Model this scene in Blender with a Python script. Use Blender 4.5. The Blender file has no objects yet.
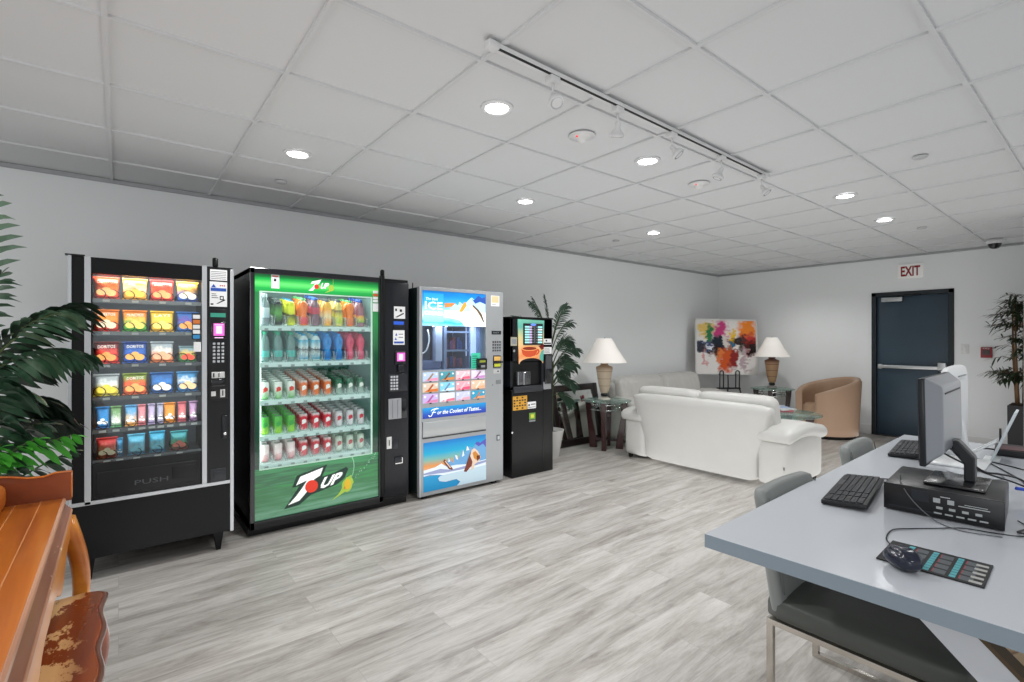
import bpy, bmesh, math, random
from mathutils import Vector, Matrix, Euler
random.seed(7)
SC = bpy.context.scene
COL = SC.collection
PI = math.pi

# ------------------------------------------------------------------ materials
def lin(h):
    h = h.lstrip('#')
    o = []
    for i in (0, 2, 4):
        c = int(h[i:i+2], 16) / 255
        o.append(c/12.92 if c <= .04045 else ((c+.055)/1.055)**2.4)
    return (o[0], o[1], o[2], 1)

_M = {}
def mat(name, col='#808080', rough=.5, metal=0, spec=.4, emis=None, es=0, coat=0, noise=0, nscale=8, bump=0, bscale=60, stretch=(1,1,1)):
    if name in _M: return _M[name]
    m = bpy.data.materials.new(name); m.use_nodes = True
    nt = m.node_tree; b = nt.nodes['Principled BSDF']
    b.inputs['Base Color'].default_value = lin(col)
    b.inputs['Roughness'].default_value = rough
    b.inputs['Metallic'].default_value = metal
    b.inputs['Specular IOR Level'].default_value = spec
    b.inputs['Coat Weight'].default_value = coat
    b.inputs['Coat Roughness'].default_value = .1
    if emis:
        b.inputs['Emission Color'].default_value = lin(emis)
        b.inputs['Emission Strength'].default_value = es
    if noise or bump:
        tc = nt.nodes.new('ShaderNodeTexCoord'); mp = nt.nodes.new('ShaderNodeMapping')
        mp.inputs['Scale'].default_value = stretch
        nt.links.new(tc.outputs['Object'], mp.inputs['Vector'])
    if noise:
        n = nt.nodes.new('ShaderNodeTexNoise'); n.inputs['Scale'].default_value = nscale; n.inputs['Detail'].default_value = 5
        nt.links.new(mp.outputs[0], n.inputs['Vector'])
        mx = nt.nodes.new('ShaderNodeMix'); mx.data_type = 'RGBA'
        c = lin(col)
        mx.inputs['A'].default_value = tuple(max(0, v*(1-noise)) for v in c[:3]) + (1,)
        mx.inputs['B'].default_value = tuple(min(1, v*(1+noise)) for v in c[:3]) + (1,)
        nt.links.new(n.outputs['Fac'], mx.inputs['Factor'])
        nt.links.new(mx.outputs['Result'], b.inputs['Base Color'])
    if bump:
        n = nt.nodes.new('ShaderNodeTexNoise'); n.inputs['Scale'].default_value = bscale; n.inputs['Detail'].default_value = 3
        nt.links.new(mp.outputs[0], n.inputs['Vector'])
        bp = nt.nodes.new('ShaderNodeBump'); bp.inputs['Strength'].default_value = bump; bp.inputs['Distance'].default_value = .01
        nt.links.new(n.outputs['Fac'], bp.inputs['Height']); nt.links.new(bp.outputs[0], b.inputs['Normal'])
    _M[name] = m
    return m

def ramp_mat(name, stops, axis='Z', rough=.4, es=0, warp=0, wscale=6, coat=0, coord='Generated', stretch=(1,1,1)):
    """colour bands along one axis of the mesh, broken up by noise"""
    if name in _M: return _M[name]
    m = bpy.data.materials.new(name); m.use_nodes = True
    nt = m.node_tree; b = nt.nodes['Principled BSDF']; L = nt.links
    tc = nt.nodes.new('ShaderNodeTexCoord'); sp = nt.nodes.new('ShaderNodeSeparateXYZ')
    L.new(tc.outputs[coord], sp.inputs[0])
    src = sp.outputs[axis]
    if warp:
        mp = nt.nodes.new('ShaderNodeMapping'); mp.inputs['Scale'].default_value = stretch
        L.new(tc.outputs[coord], mp.inputs['Vector'])
        n = nt.nodes.new('ShaderNodeTexNoise'); n.inputs['Scale'].default_value = wscale; n.inputs['Detail'].default_value = 4
        L.new(mp.outputs[0], n.inputs['Vector'])
        a = nt.nodes.new('ShaderNodeMath'); a.operation = 'SUBTRACT'; a.inputs[1].default_value = .5; L.new(n.outputs['Fac'], a.inputs[0])
        c = nt.nodes.new('ShaderNodeMath'); c.operation = 'MULTIPLY_ADD'; c.inputs[1].default_value = warp
        L.new(a.outputs[0], c.inputs[0]); L.new(src, c.inputs[2]); src = c.outputs[0]
    r = nt.nodes.new('ShaderNodeValToRGB'); L.new(src, r.inputs[0])
    e = r.color_ramp.elements
    while len(e) < len(stops): e.new(.5)
    for k, (p, cc) in enumerate(sorted(stops)):
        e[k].position = p; e[k].color = lin(cc)
    L.new(r.outputs[0], b.inputs['Base Color'])
    b.inputs['Roughness'].default_value = rough; b.inputs['Coat Weight'].default_value = coat
    if es:
        L.new(r.outputs[0], b.inputs['Emission Color']); b.inputs['Emission Strength'].default_value = es
    _M[name] = m
    return m

def clear_mat(name, tint='#ffffff', gloss=.08, rough=.02, body=0, bodycol='#ffffff'):
    """thin clear sheet: transparent plus a mirror film, optionally a little milky"""
    if name in _M: return _M[name]
    m = bpy.data.materials.new(name); m.use_nodes = True
    nt = m.node_tree; nt.nodes.clear(); L = nt.links
    out = nt.nodes.new('ShaderNodeOutputMaterial')
    t = nt.nodes.new('ShaderNodeBsdfTransparent'); t.inputs[0].default_value = lin(tint)
    g = nt.nodes.new('ShaderNodeBsdfGlossy'); g.inputs['Roughness'].default_value = rough; g.inputs[0].default_value = (1,1,1,1)
    lw = nt.nodes.new('ShaderNodeLayerWeight'); lw.inputs[0].default_value = .15
    ma = nt.nodes.new('ShaderNodeMath'); ma.operation = 'MULTIPLY_ADD'; ma.inputs[1].default_value = .6; ma.inputs[2].default_value = gloss
    L.new(lw.outputs['Fresnel'], ma.inputs[0])
    mx = nt.nodes.new('ShaderNodeMixShader'); L.new(ma.outputs[0], mx.inputs[0]); L.new(t.outputs[0], mx.inputs[1]); L.new(g.outputs[0], mx.inputs[2])
    last = mx.outputs[0]
    if body:
        d = nt.nodes.new('ShaderNodeBsdfDiffuse'); d.inputs[0].default_value = lin(bodycol)
        m2 = nt.nodes.new('ShaderNodeMixShader'); m2.inputs[0].default_value = body
        L.new(last, m2.inputs[1]); L.new(d.outputs[0], m2.inputs[2]); last = m2.outputs[0]
    L.new(last, out.inputs[0])
    _M[name] = m
    return m

def floor_mat():
    m = bpy.data.materials.new('grey_wood_planks'); m.use_nodes = True
    nt = m.node_tree; L = nt.links; b = nt.nodes['Principled BSDF']; N = nt.nodes.new
    tc = N('ShaderNodeTexCoord')
    br = N('ShaderNodeTexBrick'); br.offset = .37; br.offset_frequency = 2; br.squash = 1
    br.inputs['Scale'].default_value = 1; br.inputs['Brick Width'].default_value = 1.22; br.inputs['Row Height'].default_value = .18
    br.inputs['Mortar Size'].default_value = .0012; br.inputs['Mortar Smooth'].default_value = .1
    br.inputs['Color1'].default_value = (0,0,0,1); br.inputs['Color2'].default_value = (1,1,1,1); br.inputs['Mortar'].default_value = (.5,.5,.5,1)
    L.new(tc.outputs['Object'], br.inputs['Vector'])
    # per plank offset of the grain
    off = N('ShaderNodeVectorMath'); off.operation = 'MULTIPLY_ADD'; off.inputs[1].default_value = (7.3, .6, 0)
    L.new(br.outputs['Color'], off.inputs[0]); L.new(tc.outputs['Object'], off.inputs[2])
    mp = N('ShaderNodeMapping'); mp.inputs['Scale'].default_value = (.9, 6.5, 1); L.new(off.outputs[0], mp.inputs['Vector'])
    n1 = N('ShaderNodeTexNoise'); n1.inputs['Scale'].default_value = 1.6; n1.inputs['Detail'].default_value = 10; n1.inputs['Roughness'].default_value = .72; n1.inputs['Distortion'].default_value = .6
    L.new(mp.outputs[0], n1.inputs['Vector'])
    mp2 = N('ShaderNodeMapping'); mp2.inputs['Scale'].default_value = (5, 60, 1); L.new(off.outputs[0], mp2.inputs['Vector'])
    n2 = N('ShaderNodeTexNoise'); n2.inputs['Scale'].default_value = 2; n2.inputs['Detail'].default_value = 6; n2.inputs['Roughness'].default_value = .7
    L.new(mp2.outputs[0], n2.inputs['Vector'])
    r = N('ShaderNodeValToRGB'); L.new(n1.outputs['Fac'], r.inputs[0])
    e = r.color_ramp.elements; e.new(.45); e.new(.55)
    for k, (p, c) in enumerate([(.30, '#86807a'), (.43, '#aaa59f'), (.54, '#c1bdb8'), (.70, '#d2cfcb')]): e[k].position = p; e[k].color = lin(c)
    r2 = N('ShaderNodeValToRGB'); L.new(n2.outputs['Fac'], r2.inputs[0])
    e = r2.color_ramp.elements
    e[0].position = .3; e[0].color = (.66,.64,.62,1); e[1].position = .5; e[1].color = (1,1,1,1)
    mx = N('ShaderNodeMix'); mx.data_type = 'RGBA'; mx.blend_type = 'MULTIPLY'; mx.inputs['Factor'].default_value = .6
    L.new(r.outputs[0], mx.inputs['A']); L.new(r2.outputs[0], mx.inputs['B'])
    # plank tone
    mt = N('ShaderNodeMix'); mt.data_type = 'RGBA'; mt.blend_type = 'MULTIPLY'; mt.inputs['Factor'].default_value = 1
    rt = N('ShaderNodeMapRange'); rt.inputs['To Min'].default_value = .88; rt.inputs['To Max'].default_value = 1.0
    L.new(br.outputs['Color'], rt.inputs['Value']); L.new(mx.outputs['Result'], mt.inputs['A']); L.new(rt.outputs[0], mt.inputs['B'])
    mm = N('ShaderNodeMix'); mm.data_type = 'RGBA'; mm.inputs['B'].default_value = lin('#a39f9a')
    L.new(br.outputs['Fac'], mm.inputs['Factor']); L.new(mt.outputs['Result'], mm.inputs['A'])
    L.new(mm.outputs['Result'], b.inputs['Base Color'])
    b.inputs['Roughness'].default_value = .36; b.inputs['Specular IOR Level'].default_value = .4
    bp = N('ShaderNodeBump'); bp.inputs['Strength'].default_value = .08; bp.inputs['Distance'].default_value = .004
    L.new(n2.outputs['Fac'], bp.inputs['Height']); L.new(bp.outputs[0], b.inputs['Normal'])
    return m

def wood_mat(name, dark, mid, light, axis_scale=(14, 1.2, 14), rough=.3, worn=0, worn_col='#d9b183'):
    m = bpy.data.materials.new(name); m.use_nodes = True
    nt = m.node_tree; L = nt.links; b = nt.nodes['Principled BSDF']; N = nt.nodes.new
    tc = N('ShaderNodeTexCoord'); mp = N('ShaderNodeMapping'); mp.inputs['Scale'].default_value = axis_scale
    L.new(tc.outputs['Object'], mp.inputs['Vector'])
    n = N('ShaderNodeTexNoise'); n.inputs['Scale'].default_value = 1.5; n.inputs['Detail'].default_value = 6; n.inputs['Distortion'].default_value = .5
    L.new(mp.outputs[0], n.inputs['Vector'])
    r = N('ShaderNodeValToRGB'); L.new(n.outputs['Fac'], r.inputs[0]); e = r.color_ramp.elements; e.new(.5)
    for k, (p, c) in enumerate([(.3, dark), (.5, mid), (.72, light)]): e[k].position = p; e[k].color = lin(c)
    col = r.outputs[0]
    if worn:
        n3 = N('ShaderNodeTexNoise'); n3.inputs['Scale'].default_value = 7 if worn > .3 else 26; n3.inputs['Detail'].default_value = 8; n3.inputs['Roughness'].default_value = .7
        mp3 = N('ShaderNodeMapping'); mp3.inputs['Scale'].default_value = (1, .6, 1) if worn > .3 else (1,.35,1); L.new(tc.outputs['Object'], mp3.inputs['Vector']); L.new(mp3.outputs[0], n3.inputs['Vector'])
        rr = N('ShaderNodeValToRGB'); L.new(n3.outputs['Fac'], rr.inputs[0]); e = rr.color_ramp.elements
        e[0].position = .74 - worn*.42; e[0].color = (0,0,0,1); e[1].position = e[0].position + .02; e[1].color = (1,1,1,1)
        fac = rr.outputs[0]
        mx = N('ShaderNodeMix'); mx.data_type = 'RGBA'; mx.inputs['B'].default_value = lin(worn_col)
        if worn > .3:   # the bare patch lies towards the left of the seat
            sp = N('ShaderNodeSeparateXYZ'); L.new(tc.outputs['Object'], sp.inputs[0])
            mr = N('ShaderNodeMapRange'); mr.inputs['From Min'].default_value = -.06; mr.inputs['From Max'].default_value = -.13
            L.new(sp.outputs['X'], mr.inputs['Value'])
            mu = N('ShaderNodeMath'); mu.operation = 'MULTIPLY'; L.new(mr.outputs[0], mu.inputs[0]); L.new(fac, mu.inputs[1]); fac = mu.outputs[0]
        L.new(fac, mx.inputs['Factor']); L.new(col, mx.inputs['A']); col = mx.outputs['Result']
    L.new(col, b.inputs['Base Color'])
    b.inputs['Roughness'].default_value = rough; b.inputs['Coat Weight'].default_value = .3; b.inputs['Coat Roughness'].default_value = .15
    _M[name] = m
    return m

def abstract_mat():
    """abstract canvas: pale ground, a dark band across the middle, blooms of orange, red, green and magenta"""
    m = bpy.data.materials.new('abstract_canvas'); m.use_nodes = True
    nt = m.node_tree; L = nt.links; b = nt.nodes['Principled BSDF']; N = nt.nodes.new
    tc = N('ShaderNodeTexCoord')
    nz = N('ShaderNodeTexNoise'); nz.inputs['Scale'].default_value = 4.5; nz.inputs['Detail'].default_value = 10; nz.inputs['Roughness'].default_value = .68
    L.new(tc.outputs['Generated'], nz.inputs['Vector'])
    sb = N('ShaderNodeVectorMath'); sb.operation = 'SUBTRACT'; sb.inputs[1].default_value = (.5,.5,.5); L.new(nz.outputs['Color'], sb.inputs[0])
    wa = N('ShaderNodeVectorMath'); wa.operation = 'MULTIPLY_ADD'; wa.inputs[1].default_value = (.36,.4,.5); L.new(sb.outputs[0], wa.inputs[0]); L.new(tc.outputs['Generated'], wa.inputs[2])
    nz2 = N('ShaderNodeTexNoise'); nz2.inputs['Scale'].default_value = 14; nz2.inputs['Detail'].default_value = 8
    L.new(tc.outputs['Generated'], nz2.inputs['Vector'])
    sb2 = N('ShaderNodeVectorMath'); sb2.operation = 'SUBTRACT'; sb2.inputs[1].default_value = (.5,.5,.5); L.new(nz2.outputs['Color'], sb2.inputs[0])
    wb = N('ShaderNodeVectorMath'); wb.operation = 'MULTIPLY_ADD'; wb.inputs[1].default_value = (.16,.1,.22); L.new(sb2.outputs[0], wb.inputs[0]); L.new(wa.outputs[0], wb.inputs[2]); wa = wb
    col = None
    base = N('ShaderNodeRGB'); base.outputs[0].default_value = lin('#e9e4e0'); col = base.outputs[0]
    blobs = [(.18,.85,.14,.10,'#e8c468'),(.24,.74,.05,.16,'#2c7a4a'),(.42,.80,.08,.16,'#c8417e'),(.85,.84,.12,.17,'#ee8420'),(.60,.66,.05,.13,'#e8b92a'),
             (.88,.58,.12,.16,'#c0281c'),(.16,.52,.20,.09,'#39486e'),(.45,.46,.16,.14,'#6b1d20'),(.55,.42,.08,.1,'#1d8a6a'),(.72,.54,.12,.12,'#26140f'),
             (.50,.28,.09,.22,'#d0541c'),(.62,.30,.06,.16,'#8c1f1a'),(.38,.58,.09,.1,'#1b2733'),(.10,.50,.07,.07,'#141a2a'),(.92,.48,.07,.1,'#1c1216'),(.80,.22,.04,.2,'#b9a3a8'),(.30,.46,.07,.06,'#2a1a1c'),(.66,.47,.06,.05,'#e8e0d8'),(.22,.52,.05,.03,'#dfe4ee'),(.48,.60,.03,.08,'#d8d0c8'),(.82,.66,.04,.06,'#5a1a14'),(.36,.34,.05,.09,'#e07a3a'),(.58,.55,.04,.05,'#2f6a8a'),(.14,.30,.02,.14,'#d89a9a')]
    for (x, z, rx, rz, c) in blobs:
        s = N('ShaderNodeVectorMath'); s.operation = 'SUBTRACT'; s.inputs[1].default_value = (x, .5, z); L.new(wa.outputs[0], s.inputs[0])
        d = N('ShaderNodeVectorMath'); d.operation = 'MULTIPLY'; d.inputs[1].default_value = (.85/rx, 0, .85/rz); L.new(s.outputs[0], d.inputs[0])
        ln = N('ShaderNodeVectorMath'); ln.operation = 'LENGTH'; L.new(d.outputs[0], ln.inputs[0])
        mr = N('ShaderNodeMapRange'); mr.inputs['From Min'].default_value = 1.35; mr.inputs['From Max'].default_value = .7; L.new(ln.outputs['Value'], mr.inputs['Value'])
        mx = N('ShaderNodeMix'); mx.data_type = 'RGBA'; mx.inputs['B'].default_value = lin(c)
        L.new(mr.outputs[0], mx.inputs['Factor']); L.new(col, mx.inputs['A']); col = mx.outputs['Result']
    L.new(col, b.inputs['Base Color']); b.inputs['Roughness'].default_value = .15
    return m

# ------------------------------------------------------------------ mesh builder
class MB:
    def __init__(s): s.bm = bmesh.new()
    def _add(s, verts, faces, mi=0, smooth=False):
        vs = [s.bm.verts.new(v) for v in verts]
        for f in faces:
            try:
                fc = s.bm.faces.new([vs[i] for i in f]); fc.material_index = mi; fc.smooth = smooth
            except ValueError: pass
        return s
    def box(s, x0, x1, y0, y1, z0, z1, bev=0, seg=2, mi=0, M=None):
        t = bmesh.new(); bmesh.ops.create_cube(t, size=1)
        for v in t.verts: v.co = Vector(((x0+x1)/2 + v.co.x*(x1-x0), (y0+y1)/2 + v.co.y*(y1-y0), (z0+z1)/2 + v.co.z*(z1-z0)))
        if bev: bmesh.ops.bevel(t, geom=t.edges[:], offset=bev, segments=seg, affect='EDGES', profile=.5)
        if M is not None: bmesh.ops.transform(t, matrix=M, verts=t.verts)
        s._merge(t, mi, bool(bev) and seg > 1)
        return s
    def _merge(s, t, mi=0, smooth=False):
        t.verts.ensure_lookup_table(); mp = {}
        for v in t.verts: mp[v] = s.bm.verts.new(v.co)
        for f in t.faces:
            nf = s.bm.faces.new([mp[v] for v in f.verts]); nf.material_index = mi; nf.smooth = smooth
        t.free()
    def puff(s, x0, x1, y0, y1, z0, z1, r=.04, puff=.02, n=10, mi=0, fn=None):
        """soft rounded box"""
        t = bmesh.new(); bmesh.ops.create_cube(t, size=2); bmesh.ops.subdivide_edges(t, edges=t.edges[:], cuts=n, use_grid_fill=True)
        hx, hy, hz = (x1-x0)/2, (y1-y0)/2, (z1-z0)/2; rr = min(r, hx*.99, hy*.99, hz*.99)
        c = Vector(((x0+x1)/2, (y0+y1)/2, (z0+z1)/2))
        def ease(u):  # push samples towards the rounded ends
            return math.copysign(abs(u)**.75, u)
        for v in t.verts:
            u = v.co.copy(); e = Vector((ease(u.x)*hx, ease(u.y)*hy, ease(u.z)*hz))
            k = Vector((max(-(hx-rr), min(hx-rr, e.x)), max(-(hy-rr), min(hy-rr, e.y)), max(-(hz-rr), min(hz-rr, e.z))))
            d = e - k
            if d.length > 1e-6: p = k + d.normalized()*rr
            else: p = e
            a = Vector((abs(u.x), abs(u.y), abs(u.z)))
            if puff:
                if a.x > .999: p.x += math.copysign(puff*(1-u.y**2)*(1-u.z**2), u.x)
                if a.y > .999: p.y += math.copysign(puff*(1-u.x**2)*(1-u.z**2), u.y)
                if a.z > .999: p.z += math.copysign(puff*(1-u.x**2)*(1-u.y**2), u.z)
            q = c + p
            v.co = fn(q) if fn else q
        s._merge(t, mi, True)
        return s
    def tube(s, pts, r, seg=8, mi=0, close=False):
        P = [Vector(p) for p in pts]; n = len(P); R = r if isinstance(r, (list, tuple)) else [r]*n
        rings = []; up = None
        for i in range(n):
            if close: d = P[(i+1) % n] - P[i-1]
            else: d = P[min(i+1, n-1)] - P[max(i-1, 0)]
            d.normalize()
            if up is None:
                up = Vector((0,0,1)) if abs(d.z) < .9 else Vector((1,0,0))
            a = d.cross(up); a.normalize(); bb = a.cross(d); bb.normalize(); up = bb
            rings.append([s.bm.verts.new(P[i] + (a*math.cos(2*PI*k/seg) + bb*math.sin(2*PI*k/seg))*R[i]) for k in range(seg)])
        m = n if close else n-1
        for i in range(m):
            A, B = rings[i], rings[(i+1) % n]
            for k in range(seg):
                f = s.bm.faces.new([A[k], A[(k+1) % seg], B[(k+1) % seg], B[k]]); f.smooth = True; f.material_index = mi
        if not close:
            for rg, rv in ((rings[0], True), (rings[-1], False)):
                f = s.bm.faces.new(rg[::-1] if rv else rg); f.material_index = mi
        return s
    def lathe(s, prof, c=(0,0,0), seg=24, mi=0, sx=1, sy=1, cap=True, M=None):
        rings = []
        for (r, z) in prof:
            ring = []
            for k in range(seg):
                p = Vector((c[0] + r*sx*math.cos(2*PI*k/seg), c[1] + r*sy*math.sin(2*PI*k/seg), c[2] + z))
                if M is not None: p = M @ p
                ring.append(s.bm.verts.new(p))
            rings.append(ring)
        for A, B in zip(rings, rings[1:]):
            for k in range(seg):
                f = s.bm.faces.new([A[k], A[(k+1) % seg], B[(k+1) % seg], B[k]]); f.smooth = True; f.material_index = mi
        if cap:
            s.bm.faces.new(rings[0][::-1]).material_index = mi; s.bm.faces.new(rings[-1]).material_index = mi
        return s
    def prism(s, poly, y0, y1, plane='XZ', mi=0, M=None):
        def P(a, b, c):
            p = {'XZ': (a, c, b), 'YZ': (c, a, b), 'XY': (a, b, c)}[plane]
            return M @ Vector(p) if M is not None else Vector(p)
        A = [s.bm.verts.new(P(a, b, y0)) for a, b in poly]; B = [s.bm.verts.new(P(a, b, y1)) for a, b in poly]
        n = len(poly)
        s.bm.faces.new(A).material_index = mi; s.bm.faces.new(B[::-1]).material_index = mi
        for i in range(n): s.bm.faces.new([A[i], B[i], B[(i+1) % n], A[(i+1) % n]]).material_index = mi
        return s
    def quad(s, x0, x1, y, z0, z1, mi=0, th=.0015):
        """thin sheet facing -Y"""
        return s.box(x0, x1, y-th, y, z0, z1, mi=mi)
    def poly(s, pts, y, mi=0, th=.001):
        return s.prism(pts, y-th, y, mi=mi)
    def disc(s, x, z, y, r, n=20, mi=0, th=.001, rz=None):
        rz = rz or r
        return s.prism([(x + r*math.cos(2*PI*k/n), z + rz*math.sin(2*PI*k/n)) for k in range(n)], y-th, y, mi=mi)
    def text(s, body, o, u, v, y, mi=0, bold=.0):
        """lettering fitted in the parallelogram o, o+u, o+v (x,z), on plane y facing -Y"""
        cu = bpy.data.curves.new('lettering', 'FONT'); cu.body = body; cu.resolution_u = 2; cu.offset = bold
        ob = bpy.data.objects.new('lettering', cu); COL.objects.link(ob); bpy.context.view_layer.update()
        me = bpy.data.meshes.new_from_object(ob); bpy.data.objects.remove(ob); bpy.data.curves.remove(cu)
        if not me.vertices: return s
        xs = [a.co.x for a in me.vertices]; ys = [a.co.y for a in me.vertices]
        x0, x1, y0, y1 = min(xs), max(xs), min(ys), max(ys)
        vs = []
        for a in me.vertices:
            p = (a.co.x-x0)/(x1-x0 or 1); q = (a.co.y-y0)/(y1-y0 or 1)
            vs.append((o[0]+p*u[0]+q*v[0], y, o[1]+p*u[1]+q*v[1]))
        s._add(vs, [tuple(p.vertices) for p in me.polygons], mi)
        bpy.data.meshes.remove(me)
        return s
    def build(s, name, mats, parent=None, loc=None, rot=None, bevel=0, norm=True):
        if norm: bmesh.ops.recalc_face_normals(s.bm, faces=s.bm.faces[:])
        me = bpy.data.meshes.new(name); s.bm.to_mesh(me); s.bm.free()
        for m in (mats if isinstance(mats, (list, tuple)) else [mats]): me.materials.append(m)
        o = bpy.data.objects.new(name, me); COL.objects.link(o)
        if parent is not None: o.parent = parent
        if loc: o.location = loc
        if rot: o.rotation_euler = rot
        if bevel:
            md = o.modifiers.new('bev', 'BEVEL'); md.width = bevel; md.segments = 2; md.limit_method = 'ANGLE'
        return o

def tag(o, label, cat, group=None, kind=None):
    o['label'] = label; o['category'] = cat
    if group: o['group'] = group
    if kind: o['kind'] = kind
    return o
def thing(name, label, cat, loc=(0,0,0), rz=0, group=None):
    o = bpy.data.objects.new(name, None); COL.objects.link(o); o.location = loc; o.rotation_euler = (0,0,rz); o.empty_display_size = .1
    return tag(o, label, cat, group)
def struct(o): o['kind'] = 'structure'; return o
def dup(root, loc, rz=None, label=None):
    kids = [(c, c.children[:]) for c in root.children]
    r = root.copy(); COL.objects.link(r); r.location = loc
    if rz is not None: r.rotation_euler = (0,0,rz)
    if label: r['label'] = label
    for c, gs in kids:
        k = c.copy(); COL.objects.link(k); k.parent = r
        for g in gs:
            q = g.copy(); COL.objects.link(q); q.parent = k
    return r
def lamp(name, kind, loc, power, size=.1, sizey=None, col=(1,1,1), rot=(0,0,0), spot=None, parent=None):
    l = bpy.data.lights.new(name, kind); l.energy = power; l.color = col
    if kind == 'AREA':
        l.size = size
        if sizey: l.shape = 'RECTANGLE'; l.size_y = sizey
    elif kind == 'SPOT': l.spot_size = spot or 2.4; l.spot_blend = .8; l.shadow_soft_size = size
    else: l.shadow_soft_size = size
    o = bpy.data.objects.new(name, l); COL.objects.link(o); o.location = loc; o.rotation_euler = rot
    if parent is not None: o.parent = parent
    return o
def smooth_pts(ctrl, n=8):
    """Catmull-Rom through the control points"""
    P = [Vector(p) for p in ctrl]; P = [P[0]*2-P[1]] + P + [P[-1]*2-P[-2]]; out = []
    for i in range(1, len(P)-2):
        for k in range(n):
            t = k/n; a, b, c, d = P[i-1:i+3]
            out.append(.5*((2*b) + (c-a)*t + (2*a-5*b+4*c-d)*t*t + (3*b-a-3*c+d)*t**3))
    out.append(P[-2]); return out

# common materials
BLACK = mat('black_enamel', '#0d0e10', .45, spec=.25, bump=.05, bscale=300)
BLACKG = mat('gloss_black', '#101216', .15, coat=.5)
DARKP = mat('dark_plastic', '#111214', .5)
SILVER = mat('satin_aluminium', '#c6c9cc', .38, .55)
CHROME = mat('chrome', '#d8d8d8', .12, 1)
WHITE = mat('white_print', '#ededed', .5)
INK = mat('black_print', '#1a1a1a', .5)
GREYP = mat('grey_print', '#8d9196', .5)
BLUEP = mat('blue_print', '#2a55b0', .45)
REDP = mat('red_print', '#c83232', .45)
GLASS = clear_mat('machine_glass', '#f4f8f8', .035, .01)

# ================================================================== ROOM
H = 2.51
WY, WX = 4.62, 8.45
def wall_mat():
    m = mat('painted_wall', '#eef0f0', .55, spec=.3, bump=.04, bscale=180)
    return m
WALL = wall_mat()
struct(MB().box(-3.2, WX+.1, -3.4, WY+.1, -.1, 0).build('floor', floor_mat()))
struct(MB().box(-3.2, WX+.12, WY, WY+.12, 0, H+.05).build('wall_left', WALL))
# far wall with the door opening left free
wf = MB(); DY0, DY1, DZ = 1.415, 2.31, 2.02
wf.box(WX, WX+.12, DY1, WY, 0, H+.05); wf.box(WX, WX+.12, -3.4, DY0, 0, H+.05); wf.box(WX, WX+.12, DY0, DY1, DZ, H+.05)
struct(wf.build('wall_far', WALL))
struct(MB().box(6.44, 6.58, -2.2, .60, 0, H-.001).build('wall_right', mat('white_partition', '#e6e7e8', .5)))
# ceiling: lay-in tiles and the T-bar grid
ceil = MB().box(-3.2, WX+.12, -3.4, WY+.12, H+.008, H+.1).build('ceiling', mat('ceiling_tile', '#dadbdc', .85, spec=.1, bump=.04, bscale=420))
struct(ceil)
gr = MB()
i = -5
while -.04+.61*i < WX:
    x = -.04+.61*i; i += 1
    if x > -3.2: gr.box(x-.0095, x+.0095, -3.4, WY, H-.003, H+.0095)
j = -9
while 2.292+.61*j < WY:
    y = 2.292+.61*j; j += 1
    if y > -3.4: gr.box(-3.2, WX, y-.0095, y+.0095, H-.0035, H+.009)
struct(gr.build('trim_1', mat('ceiling_grid', '#d3d4d5', .6)))
struct(MB().box(-3.2, WX, WY-.02, WY, H-.022, H).build('trim_2', mat('wall_angle', '#a9abad', .6)))
struct(MB().box(WX-.02, WX, -3.4, WY-.02, H-.022, H).build('trim_3', mat('wall_angle')))
BASE = mat('white_baseboard', '#dddddc', .4)
struct(MB().box(-3.2, WX, WY-.014, WY, 0, .11, bev=.004).build('baseboard_left', BASE))
bb = MB().box(WX-.014, WX, DY1+.002, WY-.014, 0, .13, bev=.004); bb.box(WX-.014, WX, -3.4, DY0-.002, 0, .13, bev=.004)
struct(bb.build('baseboard_far', BASE))

# exit door
DFR = mat('door_frame_paint', '#20262b', .4); DLF = mat('door_paint', '#374855', .42, noise=.12, nscale=3)
d = MB(); d.box(WX-.012, WX+.10, DY1-.055, DY1, 0, DZ); d.box(WX-.012, WX+.10, DY0, DY0+.055, 0, DZ); d.box(WX-.012, WX+.10, DY0, DY1, DZ-.055, DZ)
fr = d.build('door_1', DFR, bevel=.004); struct(fr)
MB().box(WX+.03, WX+.075, DY0+.057, DY1-.057, .012, DZ-.057, bev=.003).build('door_leaf', DLF, fr)
pb = MB().box(WX-.035, WX+.0, DY0+.10, DY1-.09, .955, 1.0, bev=.006); pb.box(WX-.045, WX+.03, DY0+.075, DY0+.16, .935, 1.05, bev=.006); pb.box(WX-.03, WX+.03, DY1-.12, DY1-.08, .945, 1.01, bev=.005)
pb.build('push_bar', mat('brushed_steel', '#c9cbcc', .3, .8), fr)
cl = MB().box(WX-.03, WX+.03, DY1-.36, DY1-.12, 1.885, 1.945, bev=.006)
cl.build('door_closer', mat('closer_steel', '#b5b7b8', .35, .7), fr)
MB().tube([(WX-.01, DY1-.3, 1.955), (WX-.04, DY1-.42, 1.962), (WX-.01, DY1-.56, 1.972)], .008).build('closer_arm', DARKP, fr)
MB().box(WX-.02, WX+.1, DY0, DY1, 0, .011).build('threshold', mat('threshold', '#4a4644', .5), fr)
MB().box(WX+.11, WX+.13, DY0-.1, DY1+.1, 0, DZ+.1).build('backing', DARKP, fr)

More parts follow.
